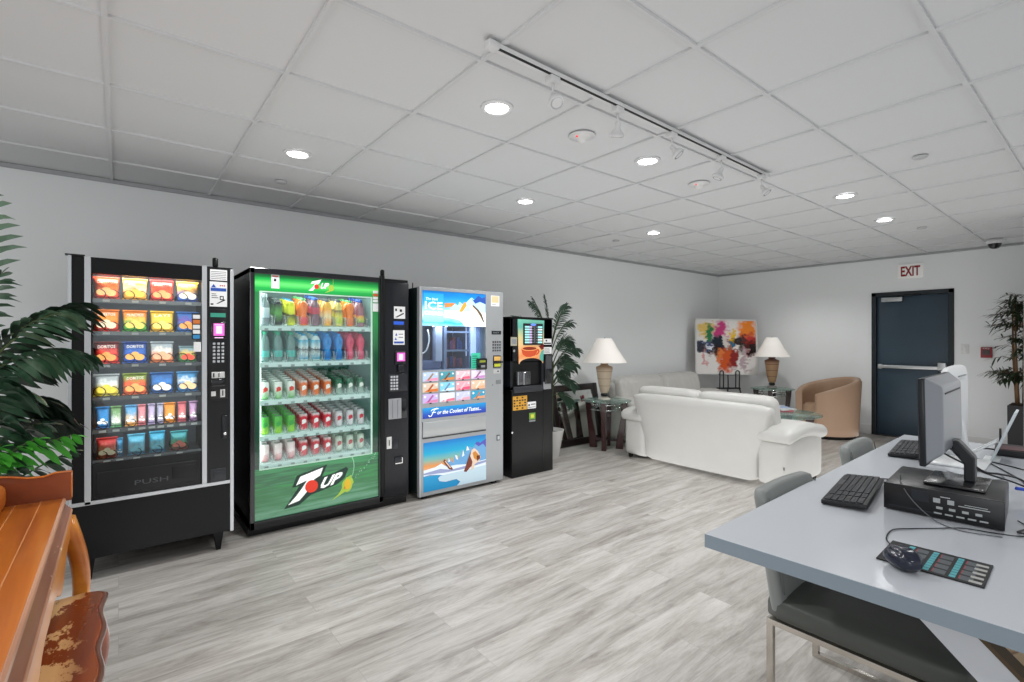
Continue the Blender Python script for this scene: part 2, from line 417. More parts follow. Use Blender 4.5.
# exit sign (faces -X): built facing -Y in its own frame, turned
def wall_thing(name, label, cat, y, z): 
    t = thing(name, label, cat, (WX, y, z), -PI/2); return t
es = wall_thing('exit_sign', 'white EXIT sign with red letters on the wall above the dark door', 'sign', 1.86, 2.29)
MB().box(-.14, .14, -.03, 0, -.095, .095, bev=.005).build('housing', mat('sign_white', '#e9e6e2', .4, emis='#ffffff', es=.08), es)
MB().text('EXIT', (-.105, -.068), (.21, 0), (0, .136), -.0315, bold=.03).build('lettering', mat('exit_red', '#8e1c20', .5), es)
sw = wall_thing('light_switch', 'small white light switch plate on the wall right of the dark door', 'switch', 1.31, 1.235)
MB().box(-.037, .037, -.007, 0, -.058, .058, bev=.002).build('plate', mat('switch_plate', '#e2e2e1', .4), sw)
MB().box(-.012, .012, -.012, -.006, -.022, .022, bev=.002).build('rocker', mat('switch_rocker', '#efefee', .35), sw)
al = wall_thing('fire_alarm_switch', 'small red fire alarm pull station on the wall beside the bamboo plant', 'fire alarm', 1.11, 1.195)
MB().box(-.052, .052, -.03, 0, -.066, .066, bev=.004).build('housing', mat('alarm_red', '#98343a', .4), al)
MB().box(-.034, .034, -.04, -.028, -.03, .03, bev=.003).build('pull_handle', mat('alarm_grey', '#5c5052', .5), al)
MB().text('FIRE', (-.03, .042), (.06, 0), (0, .014), -.0312).build('lettering', WHITE, al)

# ceiling fittings
LED = mat('downlight_lens', '#ffffff', .5, emis='#ffffff', es=14)
TRIMW = mat('downlight_trim', '#e4e4e4', .4)
dl_where = ['nearest the track light start', 'nearest the snack vending machine', 'between the two middle track heads', 'above the ice cream machine', 'above the first white sofa', 'third from right', 'nearest the exit sign']
dl_lab = ['largest recessed ceiling downlight, left of the track light', 'recessed ceiling downlight above the snack machine, leftmost in the photo', 'recessed ceiling downlight just below the third track head',
          'recessed ceiling downlight above the ice cream machine and coffee machine', 'recessed ceiling downlight above the white loveseat, near the ceiling corner', 'recessed ceiling downlight between the track light and the exit sign', 'recessed ceiling downlight nearest to the exit sign']
first = None
for k, (x, y) in enumerate([(1.479,1.973),(.873,3.237),(2.679,1.949),(2.664,3.156),(4.533,3.22),(4.574,1.43),(5.787,1.478)]):
    if first is None:
        first = thing('ceiling_downlight', dl_lab[0], 'ceiling light', (x, y, H), group='recessed downlights in the tiled ceiling')
        MB().lathe([(.058,-.001),(.062,-.007),(.078,-.006),(.082,.002),(.058,.004)], seg=32, cap=False).build('trim_ring', TRIMW, first)
        MB().lathe([(.0,-.002),(.058,-.0025),(.058,.003),(0,.004)], seg=32, cap=False).build('lens', LED, first)
    else: dup(first, (x, y, H), label=dl_lab[k])
    lamp('downlight_or_fill_lamp', 'SPOT', (x, y, H-.03), 46, .06, spot=2.5)
for (x, y) in [(.2,.9),(3.3,.2),(5.8,-.6),(-1.6,1.2),(-1.2,3.2),(1.2,-1.4),(7.3,3.0)]:
    lamp('downlight_or_fill_lamp', 'SPOT', (x, y, H-.03), 38, .08, spot=2.5)  # extra unseen spots without fittings, added to brighten the room

# track light
TW = mat('track_white', '#dcdcdc', .4)
tr = thing('track_light', 'long white ceiling track light with five small spotlight heads', 'track light', (1.128, 1.545, H-.005), math.atan2(.035, 2.36))
TL = 2.37
MB().box(0, TL, -.017, .017, -.022, .0, bev=.002).build('rail', TW, tr)
MB().box(.01, TL-.01, -.0185, -.006, -.0235, -.021).build('track_slot', DARKP, tr)
MB().box(-.02, .03, -.02, .02, -.026, .001, bev=.003).build('feed_box', TW, tr)
MB().box(TL-.02, TL+.05, -.022, .022, -.028, 0, bev=.003).build('end_cap', TW, tr)
for k, (xx, tz, tx) in enumerate([(.335,.35,-.25),(.775,.5,.35),(1.24,.55,.5),(1.78,.4,-.3),(2.33,.5,.2)]):
    h = MB(); h.box(xx-.028, xx+.028, -.02, .02, -.05, -.022, bev=.004); h.tube([(xx,0,-.05),(xx,0,-.1)], .005)
    a = Vector((xx, 0, -.1)); dr = Vector((tx*.6, -.55 if k%2==0 else .3, -.8)).normalized(); q = dr.to_track_quat('Z', 'Y').to_matrix().to_4x4()
    Mx = Matrix.Translation(a) @ q
    h.lathe([(.009,-.008),(.013,.0),(.014,.022),(.030,.042),(.035,.045),(.035,.06),(.030,.061)], seg=16, M=Mx, cap=True)
    hd = h.build('spotlight_head', TW, tr)
    MB().lathe([(0.0,.058),(.029,.062)], seg=16, M=Mx, cap=False).build('lens', mat('spot_lens', '#c9ccce', .2, .3), hd)
# smoke detectors and flush covers
for k, (x, y, lab) in enumerate([(2.06,1.943,'round white smoke detector between the downlights, nearer the camera'), (3.374,1.997,'round white smoke detector with red light, under the far end of the track')]):
    t = thing('smoke_detector', lab, 'smoke detector', (x, y, H))
    MB().lathe([(0,-.004),(.072,-.005),(.076,0),(.0,.003)], seg=28, cap=False).build('base_plate', TW, t)
    MB().lathe([(0,-.036),(.018,-.035),(.026,-.026),(.032,-.012),(.05,-.004)], seg=24, cap=False).build('sensor', mat('detector_white', '#e4e4e2', .4), t)
    MB().box(-.045, -.037, -.003, .003, -.016, -.008).build('indicator', mat('led_red', '#c03030', .4, emis='#ff2020', es=1), t)
for (x, y, lab) in [(3.971,.829,'small white sprinkler cover plate on ceiling left of the dome camera'),(6.504,1.341,'small white sprinkler cover plate beside dome camera, nearest the far wall'),(.933,3.887,'small white sprinkler cover plate on ceiling above the snack machine'),(4.55,3.75,'small white sprinkler cover plate above the side table lamp')]:
    t = MB().lathe([(0,-.008),(.036,-.008),(.04,-.003),(.04,.003)], seg=24, cap=False).build('sprinkler_cover', mat('cover_plate', '#bfc0c1', .5), loc=(x, y, H))
    tag(t, lab, 'sprinkler', 'sprinkler cover plates on the ceiling')
t = thing('dome_camera', 'white ceiling security camera with black dome near the far wall', 'security camera', (7.9, .97, H))
MB().lathe([(0,0),(.075,-.001),(.08,-.03),(.066,-.05),(.0,-.05)], seg=28, cap=False).build('housing', TW, t)
MB().lathe([(.06,-.05),(.056,-.075),(.04,-.098),(.02,-.108),(0,-.11)], seg=24, cap=False).build('dome', BLACKG, t)
MB().box(-.02,.02,-.10,-.07,-.03,0,bev=.006).build('bracket', TW, t)

# ================================================================== SNACK MACHINE
X0, Y0 = -.216, 3.63
sm = thing('snack_vending_machine', 'black snack vending machine with silver trim and rows of chip bags', 'vending machine', (X0, Y0, 0))
W, TOP, D = .796, 1.815, .84
c = MB()
c.box(0, .02, 0, D, .13, TOP); c.box(W-.02, W, .004, D, .13, TOP); c.box(0, W, D-.02, D, .13, TOP); c.box(0, W, 0, D, TOP-.02, TOP)
c.box(0, W, .02, D, .12, .44); c.box(.02, .09, .01, .5, .44, TOP-.02); c.box(.63, .66, .01, .5, .44, TOP-.02); c.box(.02, W-.02, .48, .5, .44, TOP-.02); c.box(.08, .64, .01, .5, .6, .655)
c.build('cabinet', BLACK, sm)
f = MB(); f.box(.004, W-.002, -.012, .02, .125, .432); f.box(.016, .068, -.012, .02, .45, TOP-.003); f.box(.096, .624, -.012, .02, 1.722, TOP-.003); f.box(.096, .102, -.01, .02, .45, 1.722)
f.build('front_panel', BLACK, sm, bevel=.002)
f = MB(); f.box(0, .015, -.018, .01, .13, TOP); f.box(.068, .096, -.02, .01, .432, TOP); f.box(.624, .65, -.02, .01, .45, TOP); f.box(.778, W+.002, -.02, .01, .12, TOP-.01); f.box(0, .778, -.02, .01, .43, .45)
f.build('trim', SILVER, sm, bevel=.002)
MB().box(-.012,.07,-.015,.02,TOP,TOP+.008).build('top_corner', DARKP, sm)
MB().box(.098, .624, -.008, -.004, .655, 1.722).build('window_glass', GLASS, sm)
INT = mat('machine_interior', '#4a4c50', .6)
MB().box(.097, .625, .3, .31, .655, 1.75).build('back_lining', mat('machine_back_lining', '#7f8b96', .5), sm)
f = MB(); f.box(.102, .62, -.012, .03, .452, .655, bev=.004); f.box(.12, .6, -.018, .0, .475, .605, bev=.006); f.box(.47, .585, -.021, -.015, .51, .585, bev=.004)
f.build('delivery_flap', DARKP, sm)
MB().text('PUSH', (.29, .505), (.16, 0), (0, .028), -.0195).build('lettering', mat('emboss_grey', '#4c4e52', .4), sm)
for k, (x, y) in enumerate([(.085,.03),(.72,.03),(.085,.78),(.72,.78)]):
    MB().prism([(x-.028,.125),(x+.03,.125),(x+.012,0),(x-.012,0)], y, y+.04).build('leg', BLACK, sm)
# control column
f = MB(); f.box(.65, .778, -.014, .02, .45, TOP-.003); f.box(.657, .765, -.018, -.01, .445+.525, 1.546, bev=.003)
f.build('control_panel', mat('control_black', '#0f1013', .35), sm)
MB().lathe([(.014,0),(.016,.01),(.016,.055),(.01,.06)], c=(.70,.02,TOP), seg=14).build('antenna', BLACK, sm)
f = MB(); f.quad(.667,.761,-.015,1.729,1.797); f.quad(.665,.761,-.015,1.562,1.72)
f.build('notice_sticker', WHITE, sm)
f = MB()
for k in range(5): f.quad(.672,.755,-.0168,1.738+.011*k,1.7405+.011*k, th=.0003)
for k in range(3): f.quad(.72+.011*k,.727+.011*k,-.0168,1.692,1.700, th=.0003, mi=2)
f.poly([(.673,1.683),(.70,1.683),(.6865,1.705)], -.0168, mi=1, th=.0003); f.quad(.67,.756,-.0168,1.66,1.68, th=.0003, mi=1)
for k in range(3): f.quad(.675,.70+.006*k,-.0168,1.64-.012*k,1.644-.012*k, th=.0003)
f.quad(.72,.742,-.0168,1.605,1.63, th=.0003); f.quad(.725,.737,-.0172,1.611,1.624, th=.0003, mi=3); f.poly([(.70,1.58),(.71,1.58),(.752,1.605),(.745,1.61)], -.0168, th=.0003); f.quad(.67,.685,-.0168,1.572,1.582, th=.0003)
f.build('sticker_print', [INK, BLUEP, REDP, WHITE], sm)
MB().quad(.669,.752,-.019,1.495,1.521).build('display', mat('green_display','#2c6a5c',.3,emis='#3fa58a',es=.5), sm)
MB().box(.668,.755,-.03,-.015,1.357,1.464,bev=.006).build('card_reader', BLACKG, sm)
sc_ = MB().quad(.684,.744,-.0305,1.377,1.455).build('reader_screen', mat('magenta_screen','#c04aa0',.3,emis='#e070c8',es=.8), sm)
f = MB(); f.quad(.697,.731,-.0325,1.39,1.44,th=.0004); f.quad(.69,.738,-.0325,1.445,1.449,th=.0004); f.box(.69,.738,-.032,-.03,1.362,1.367)
f.build('screen_print', mat('pale_pink','#f0c8ea',.4,emis='#ffd0f8',es=.6), sm)
f = MB()
for r_ in range(6):
    for q_ in range(3): f.box(.681+.024*q_, .696+.024*q_, -.023, -.017, 1.207+.0225*r_, 1.221+.0225*r_, bev=.002)
f.build('keypad', mat('keypad_grey','#b9bcc0',.4), sm)
f = MB(); f.box(.675,.747,-.024,-.016,1.108,1.148,bev=.002); f.build('bill_entry', mat('light_metal','#d4d4d2',.35,.3), sm)
MB().quad(.673,.698,-.018,.995,1.025).build('coin_button', _M['light_metal'], sm); MB().box(.722,.749,-.022,-.016,.985,1.036,bev=.002).build('coin_entry', _M['light_metal'], sm)
f = MB(); f.box(.670,.749,-.03,-.016,1.055,1.104,bev=.004); f.quad(.682,.69,-.0245,1.115,1.14); f.quad(.712,.717,-.0245,1.115,1.14); f.quad(.733,.739,-.0225,.995,1.028)
f.build('bill_slot', BLACKG, sm)
MB().box(.66,.76,-.019,-.013,.963,.969).build('panel_ridge', DARKP, sm); f = MB(); f.box(.731,.763,-.026,-.012,.72,.868,bev=.006); f.build('lock_housing', mat('lock_black','#26282b',.3,.3), sm)
MB().lathe([(0,-.0),(.010,0),(.010,.006),(0,.006)], seg=14, M=Matrix.Translation((.747,-.0265,.752)) @ Matrix.Rotation(PI/2,4,'X'), cap=False).build('lock', CHROME, sm)
f = MB(); f.box(.668,.754,-.02,-.012,.452,.534,bev=.004); f.box(.682,.742,-.024,-.018,.47,.515,bev=.004); f.build('coin_return', mat('return_black','#2b2d31',.3), sm)
f = MB(); f.quad(.571,.616,-.0215,1.355,1.515, mi=0); 
for k, mi in enumerate([1,2,1,1,3]): f.quad(.575,.612,-.0235,1.482-.031*k,1.506-.031*k, mi=mi, th=.0004)
f.build('card_logos_sticker', [INK, WHITE, mat('orange_print','#d87a3a',.5), mat('cyan_print','#3a90c8',.5)], sm)
MB().quad(.579,.618,-.0215,1.277,1.338).build('notice_sticker', WHITE, sm)
# shelves
lips = [1.590, 1.403, 1.217, 1.030, .845, .672]
TRAY = mat('tray_metal', '#a4a7aa', .4, .3); TAGS = mat('price_tags', '#e0e0dc', .5)
lanes4 = [.162, .293, .424, .555]
lanes9 = [.145,.205,.275,.325,.372,.415,.462,.525,.585]
lanes6 = [.165,.222,.30,.40,.51]
COIL = mat('coil_wire', '#2b2c2e', .35, .6)
for k, z in enumerate(lips):
    f = MB(); f.box(.1, .622, .012, .29, z-.012, z-.008); f.box(.1, .622, .008, .014, z-.026, z-.004)
    sh = f.build('shelf', TRAY if k < 2 else mat('tray_metal_shaded', '#7c7f83', .4, .3), sm)  # lower trays darker: weaker light away from the strip is put into the colour
    for x in (lanes4 if k < 4 else (lanes9 if k == 4 else lanes6)):
        MB().quad(x-.016, x+.016, .0075, z-.022, z-.009).build('price_tag', TAGS, sh)
def coil(x, z, r=.029, turns=4):
    pts = []
    for t in range(turns*14+1):
        a = 2*PI*t/14
        pts.append((x + r*math.sin(a), .012 + .20*t/(turns*14), z + r - r*math.cos(a) - .004))
    return MB().tube(pts, .0023, 5).build('vending_coil', COIL, sm)
for k, z in enumerate(lips):
    if k < 4:
        for x in lanes4:
            for dx in (-.03, .03): coil(x+dx, z, .027)
    elif k == 4:
        for x in (.145,.275,.415,.462,.585): coil(x, z, .022)
    else:
        for x in (.145, .19, .30, .40, .49, .535): coil(x, z, .022)
MB().box(.11, .61, .03, .05, 1.735, 1.745).build('light_strip', mat('warm_strip','#fff2e0',.5,emis='#fff0dd',es=6), sm)
lamp('snack_strip_lamp', 'AREA', (X0+.36, Y0+.04, 1.715), 1.9, .48, .04, (1,.93,.85), (math.radians(28),0,0))
lamp('snack_front_fill', 'AREA', (X0+.36, Y0+.03, 1.2), 2.2, .48, .9, (1,.97,.95), (math.radians(90),0,0))  # window-wide fill just behind the glass, facing in over the bags; no fitting

def bag_mesh(w, h, dp):
    m = MB(); nu, nv = 13, 15
    for side in (-1, 1):
        g = []
        for j in range(nv+1):
            v = j/nv; row = []
            for i_ in range(nu+1):
                u = i_/nu; th = (math.sin(PI*u)**.55)*(math.sin(PI*min(1, max(0,(v-.07)/.86)))**.5 if .07 < v < .93 else 0)
                wav = .0018*math.sin(u*37) if (v < .07 or v > .93) else .0022*math.sin(u*9+v*13)
                pinch = 1-.07*math.sin(PI*v)
                row.append(m.bm.verts.new(((u-.5)*w*pinch, side*(dp/2*th) + wav, v*h)))
            g.append(row)
        for j in range(nv):
            for i_ in range(nu):
                fc = m.bm.faces.new([g[j][i_], g[j][i_+1], g[j+1][i_+1], g[j+1][i_]]); fc.smooth = True
    return m
def snack(kind, name, label, cat, x, z, w, h, stops, text=None, tcol='#f5efe4', discs=None, group=None, y=.06):
    t = thing(name, label, cat, (X0+x, Y0+y, z), group=group)
    m = bag_mesh(w, h, .05); bmesh.ops.remove_doubles(m.bm, verts=m.bm.verts[:], dist=.0004)
    mm = ramp_mat('foil_'+name+'_%.3f_%.3f' % (x, z), stops, 'Z', .28, warp=.6, wscale=6)
    m.build('wrapper', mm, t)
    if text:
        MB().text(text, (-w*.33, h*.70), (w*.66, h*.02), (w*.01, h*.13), -.0235).build('lettering', mat('bagtext_'+tcol, tcol, .5), t)
    if discs:
        f = MB()
        for (dx, dz, rr) in [(-.2,.3,.19),(.18,.28,.2),(.0,.42,.16)]: f.disc(w*dx, h*dz, -.0265+abs(dx)*.01, w*rr, 14, rz=w*rr*.8)
        f.build('chip_picture', mat('chips_'+discs, discs, .5, noise=.25, nscale=60), t)
    return t
G1 = 'snack bags in the vending machine'
A = '#'
rows = [
 (0, [('red orange chip bag with chip picture','#e2472c','#ef6a30','#e04a34','DORITOS','#f2b070'),('cream and yellow chip bag','#f2a640','#f0e2b8','#e8a838','RUFFLES','#f0c050'),('bright red chip bag','#d8302c','#ea5a3a','#d83a30','DORITOS','#f0a868'),('yellow chip bag with blue and white base','#efb23c','#e6b070','#3f67c0','LAYS','#efe2c8')]),
 (1, [('orange chip bag with red base','#f08020','#f2902c','#d83020','CHEETOS','#f0d0b0'),('orange and green chip bag','#f08a2c','#ecc04c','#4fa83a','MUNCHOS','#e8c860'),('plain yellow chip bag','#f0c030','#f2cf48','#eebb30','LAYS','#f6dc70'),('purple and blue chip bag','#2a62a8','#6a3f9a','#3a78c0',None,'#e89a50')]),
 (2, [('dark red chip bag','#6e1a20','#e04030','#e82c24','DORITOS','#f29a50'),('dark blue chip bag','#1d3f86','#1f5fb4','#1c5cc0','DORITOS','#eaa85a'),('clear grey snack bag of orange chips','#9ba5ab','#e8dcd0','#ea8a58',None,'#eda882'),('small yellow and green snack bag','#7f9aa0','#e0b848','#3f9a58',None,'#e24c30')]),
 (3, [('silver snack bag with yellow crackers','#a3a9ab','#dfe2de','#d8c840',None,'#e6c840'),('orange red chip bag with olive top','#7d8f30','#e8552a','#ee6a30','DORITOS','#f4a45a'),('blue cookie bag','#1e5c9c','#2a78c4','#225c9e',None,'#e9ddd0'),('light blue and white cookie bag','#3b86b8','#d8dde0','#2e7cb8',None,'#e8c090')]),
]
pos4 = ['leftmost','second from left','third from left','rightmost']
rn = ['top shelf','second shelf','third shelf','fourth shelf','fifth shelf','bottom shelf']
for k, items in rows:
    for x, (nm, c1, c2, c3, tx, dc), pn in zip(lanes4, items, pos4):
        hh = .128 if k != 2 or pn != 'rightmost' else .10
        ww = .118 if not (k == 2 and pn == 'rightmost') else .095
        snack(0, 'chip_bag', '%s, %s on the %s' % (nm, pn, rn[k]), 'chip bag', x, lips[k]-.004, ww, hh, [(0,c3),(.32,c3),(.55,c2),(.78,c1)], tx, '#f5efe4' if k != 0 or pn != 'second from left' else '#22303a', dc, G1)
it5 = [('bright blue candy bag','#1d7fc0','#2a90d0','#1d70b0','#f2f2f0',.062),('green and white candy bag','#6f9a60','#e6e8dc','#3f9a5c','#e8e4da',.05),('light blue and orange candy bag','#5aa0d0','#e8c8a0','#e8a040','#f4f4f4',.058),
       ('pink candy bar pack','#d8848c','#e0a0a0','#c86470','#eaeaea',.04),('pale lilac candy bar pack','#b8a8c8','#cdbcd8','#a898c0','#eeeeee',.036),('lilac grey candy bar pack','#a8a8c0','#c0bcd0','#9c98b8','#eeeeee',.034),
       ('orange candy bag','#e8902c','#eda040','#e08a28','#f8f4ea',.06),('red pink candy bar pack','#c8646c','#dc8c8c','#b85060','#eeeeee',.046),('lilac pink candy bar pack','#b890b8','#d0a8c8','#a880b0','#eeeeee',.046)]
for n_, (x, (nm, c1, c2, c3, dc, w_)) in enumerate(zip(lanes9, it5)):
    snack(1, 'candy_bag', '%s on the fifth shelf of the snack machine' % nm, 'candy', x, lips[4]-.004, w_, .125, [(0,c3),(.35,c2),(.7,c1)], None, '#fff', dc, 'candy packs on the fifth shelf')
it6 = [('red pretzel bag','#b83030','#d89070','#c84038','#f0dcb8',.098,.12,'leftmost'),('narrow blue wafer pack','#3a90c0','#4aa0d0','#2a80b0','#d0e4ea',.03,.11,'beside the red bag'),('cyan snack pouch','#58b0d0','#a8dce8','#48a8d0','#8ad4e8',.085,.125,'in the middle'),('turquoise snack pouch','#3ea4c8','#90d0dc','#3898c8','#7acce0',.08,.13,'second from right'),('green snack pouch with red base','#3f98a0','#68b078','#c05048','#e07a68',.09,.12,'rightmost')]
for x, (nm, c1, c2, c3, dc, w_, h_, pn) in zip(lanes6, it6):
    snack(2, 'snack_pouch', '%s, %s on the bottom shelf' % (nm, pn), 'snack bag', x, lips[5]-.004, w_, h_, [(0,c3),(.35,c2),(.7,c1)], None, '#fff', dc, 'pouches on the bottom shelf')

# ================================================================== DRINKS MACHINE
X1, Y1 = .695, 3.74
dm = thing('drinks_vending_machine', 'large black and green 7UP drinks vending machine full of cans and bottles', 'vending machine', (X1, Y1, 0))
W, TOP, D = 1.185, 1.845, .80
c = MB()
c.box(0, .04, .0, D, .06, TOP); c.box(W-.28, W, .012, D, .06, TOP-.01); c.box(0, W, D-.03, D, .06, TOP); c.box(0, W, .0, D, TOP-.04, TOP); c.box(0, W, .0, D, .05, .12); c.box(.04, .95, .2, D, .12, .44)
c.box(-.004, W, .03, D, 0.0, .055)
c.build('cabinet', mat('drinks_cabinet','#0b0c0f',.35), dm, bevel=.004)
MB().box(.10,.45,.1,.3,TOP,TOP+.012).build('cable_cover', DARKP, dm)
f = MB(); f.box(.0, .03, -.03, 0, .055, TOP); f.box(.92, .955, -.03, 0, .06, TOP-.01); f.box(.0, .955, -.03, 0, TOP-.04, TOP); f.box(0, .955, -.03, 0, .055, .11)
f.build('door_frame', BLACKG, dm, bevel=.004)
f = MB(); f.box(.93, .965, -.04, 0, .10, TOP+.02, bev=.008); f.lathe([(.016,0),(.016,.035),(.01,.045)], c=(.95,-.02,TOP+.02), seg=12)
f.build('door_handle_rail', BLACK, dm)
c = MB(); c.box(.965, W, -.02, .02, .08, TOP-.02, bev=.012); c.build('control_column', mat('column_black','#0f1118',.32), dm)
# green printed glass surround (window opening left free)
wx0, wx1, wz0, wz1 = .068, .857, .461, 1.68
GT = ramp_mat('green_top', [(0,'#0d8a3a'),(.25,'#12a845'),(.5,'#5fdc6a'),(.72,'#12a040'),(1,'#0b6a35')], 'Z', .2, es=.3, coat=.5)
MB().quad(.03, .92, -.012, wz1, 1.806).build('top_banner', GT, dm)
GS = ramp_mat('green_side', [(0,'#123a2c'),(.3,'#0e4a30'),(.62,'#0c4a2e'),(.85,'#0f8a3e'),(1,'#0e7f3c')], 'Z', .12, es=.12, coat=.8, warp=.15)
MB().quad(.03, wx0, -.012, wz0, wz1).build('side_panel', GS, dm); MB().quad(wx1, .92, -.012, wz0, wz1).build('side_panel', GS, dm)
GB = ramp_mat('green_swirl', [(0,'#5d9a78'),(.28,'#2a7a48'),(.45,'#146a34'),(.6,'#1c8a40'),(.78,'#0f5a34'),(1,'#2a8a50')], 'Z', .15, es=.12, coat=.8, warp=1.3, wscale=2.2, stretch=(1,1,6))
MB().quad(.03, .92, -.012, .11, wz0).build('lower_panel', GB, dm)
f = MB(); r_ = .016
for (a, b_, c_, d_) in [(wx0-.008, wx0, wz0, wz1), (wx1, wx1+.012, wz0, wz1), (wx0-.008, wx1+.012, wz1, wz1+.008), (wx0-.008, wx1+.012, wz0-.008, wz0)]: f.box(a, b_, -.018, -.008, c_, d_)
f.build('window_gasket', mat('pale_gasket','#b8d8c8',.3,emis='#c8f0dc',es=.12), dm)
MB().box(wx0, wx1, -.012, -.008, wz0, wz1).build('window_glass', GLASS, dm)
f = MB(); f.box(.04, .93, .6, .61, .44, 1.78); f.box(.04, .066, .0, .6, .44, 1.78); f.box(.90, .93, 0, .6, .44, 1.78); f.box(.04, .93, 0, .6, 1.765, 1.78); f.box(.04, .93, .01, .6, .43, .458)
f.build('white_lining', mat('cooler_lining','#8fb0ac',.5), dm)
MB().box(.068,.078,.02,.05,.5,1.66).build('light_strip', mat('cool_strip','#f0fffa',.5,emis='#eafff8',es=4), dm)
# logos
LW = mat('logo_white','#eef4ee',.35,emis='#ffffff',es=.25); LOP = mat('logo_outline_print','#1d3a30',.4); LR = mat('logo_red','#d8341e',.3,emis='#e03a20',es=.2); LY = mat('lime_yellow','#a8c84a',.35,emis='#b0d050',es=.08)
f = MB(); f.poly([(.306,.377),(.518,.423),(.483,.340),(.56,.35),(.665,.382),(.678,.365),(.648,.30),(.59,.262),(.50,.243),(.46,.232),(.40,.222),(.36,.19),(.32,.165),(.22,.154),(.323,.30),(.273,.296)], -.0135)
f.build('logo_outline', LOP, dm)  # printed dark outline behind the logo
f = MB(); f.poly([(.328,.366),(.489,.407),(.468,.352),(.425,.33),(.40,.29),(.37,.245),(.322,.196),(.245,.177),(.302,.235),(.345,.288),(.374,.331),(.298,.308)], -.016)
f.text('UP', (.455,.248), (.145,.024), (.045,.084), -.017, bold=.045); f.build('logo_lettering', LW, dm)
MB().disc(.406,.283,-.017,.045,28).build('logo_red_spot', LR, dm)
f = MB(); f.disc(.668,.243,-.0155,.04,20,rz=.052); f.poly([(.66,.30),(.70,.315),(.72,.255),(.69,.22),(.64,.19),(.55,.148),(.60,.185),(.62,.21)], -.0145)
f.disc(.672,.25,-.017,.026,14,mi=1,rz=.04); f.poly([(.64,.215),(.655,.225),(.65,.24)], -.0185, mi=2)
f.build('lime_slice', [LY, mat('lime_inner','#e8c030',.35), mat('logo_orange','#e06020',.4)], dm)
f = MB(); f.tube([(.705,-.015,.455),(.718,-.015,.42),(.722,-.015,.38),(.715,-.015,.33),(.70,-.015,.295)], .004, 5)
for k in range(26): f.disc(.74+.008*k*.8+random.uniform(-.01,.01), .30+.006*k+random.uniform(-.012,.012), -.0135, random.uniform(.002,.004), 7)
f.build('splash_print', mat('splash','#9ad8b0',.4), dm)
f = MB(); f.poly([(.401,1.757),(.409,1.777),(.478,1.797),(.462,1.768),(.447,1.757),(.417,1.711),(.386,1.709),(.415,1.737),(.433,1.767)], -.0145); f.text('UP', (.466,1.727), (.056,.004), (.016,.044), -.0145, bold=.045)
f.build('banner_logo', LW, dm)
MB().disc(.443,1.742,-.0155,.017,20).build('banner_red_spot', LR, dm)
f = MB(); f.disc(.55,1.738,-.0138,.02,14,rz=.023); f.poly([(.545,1.725),(.56,1.72),(.502,1.699),(.52,1.712)], -.0136); f.box(.5625,.5645,-.014,-.013,1.75,1.806)
f.build('banner_lime', LY, dm)
f = MB(); f.quad(.136,.188,-.0125,1.711,1.806,mi=0); f.quad(.142,.182,-.0145,1.792,1.80,mi=1,th=.0004); f.quad(.152,.168,-.0145,1.76,1.778,mi=2,th=.0004)
f.build('notice_sticker', [WHITE, mat('orange_red','#d05a3a',.5), INK], dm); f = MB()
f.quad(.874,.918,-.0125,1.575,1.64); f.quad(.876,.916,-.0125,1.648,1.668); f.quad(.876,.916,-.0125,1.672,1.692); f.quad(.876,.916,-.0125,1.696,1.716,mi=1); f.quad(.876,.916,-.0125,1.720,1.74)
f.build('sticker', [WHITE, mat('orange_red','#d05a3a',.5), INK], dm)
# control column details
f = MB(); f.quad(1.05,1.148,-.0205,1.524,1.623); f.quad(1.042,1.143,-.0205,1.311,1.43); f.build('notice_sticker', WHITE, dm)
f = MB(); f.quad(1.1,1.12,-.0225,1.58,1.60,th=.0004); f.poly([(1.06,1.535),(1.075,1.533),(1.14,1.565),(1.13,1.572)],-.0222,th=.0004); f.quad(1.06,1.075,-.0225,1.585,1.605,th=.0004)
f.poly([(1.06,1.385),(1.08,1.385),(1.07,1.408)],-.0222,th=.0004,mi=1); f.poly([(1.055,1.35),(1.075,1.35),(1.065,1.372)],-.0222,th=.0004,mi=1); f.quad(1.05,1.135,-.0225,1.322,1.338,th=.0004,mi=1); f.quad(1.09,1.13,-.0225,1.37,1.375,th=.0004); f.quad(1.09,1.13,-.0225,1.395,1.4,th=.0004)
f.build('sticker_print', [INK, BLUEP], dm)
MB().quad(1.047,1.137,-.0205,1.475,1.502).build('blue_display', mat('blue_disp','#2a50b0',.3,emis='#2c5cd0',es=.5), dm)
f = MB(); f.box(1.045,1.14,-.03,-.018,1.44,1.474,bev=.003); f.box(1.055,1.15,-.035,-.018,1.15,1.26,bev=.008); f.box(1.08,1.13,-.045,-.018,1.09,1.15,bev=.008)
f.build('card_reader', mat('reader_black','#22242a',.3,.2), dm)
MB().quad(1.07,1.14,-.0355,1.177,1.247).build('reader_screen', _M['magenta_screen'], dm)
MB().quad(1.085,1.122,-.0375,1.188,1.235,th=.0004).build('screen_print', _M['pale_pink'], dm)
MB().box(1.006,1.171,-.024,-.018,.93,1.074,bev=.005).build('keypad_plate', mat('kp_plate','#25272c',.35), dm)
f = MB()
for a_ in range(5):
    for b_ in range(3): f.box(1.018+.024*b_,1.035+.024*b_,-.03,-.023,.945+.0245*a_,.962+.0245*a_,bev=.002)
f.build('keypad', _M['keypad_grey'], dm)
f = MB(); f.box(1.0,1.113,-.03,-.018,.71,.875,bev=.004); 
bv = f.build('bill_acceptor', mat('bill_grey','#9a9ca0',.4,.3), dm)
f = MB(); f.box(1.03,1.036,-.032,-.029,.72,.865); f.box(1.075,1.081,-.032,-.029,.72,.865); f.build('bill_ribs', mat('rib','#7a7c80',.4), bv)
MB().box(1.115,1.166,-.022,-.018,.71,.872,bev=.002).build('bill_recess', BLACKG, dm)
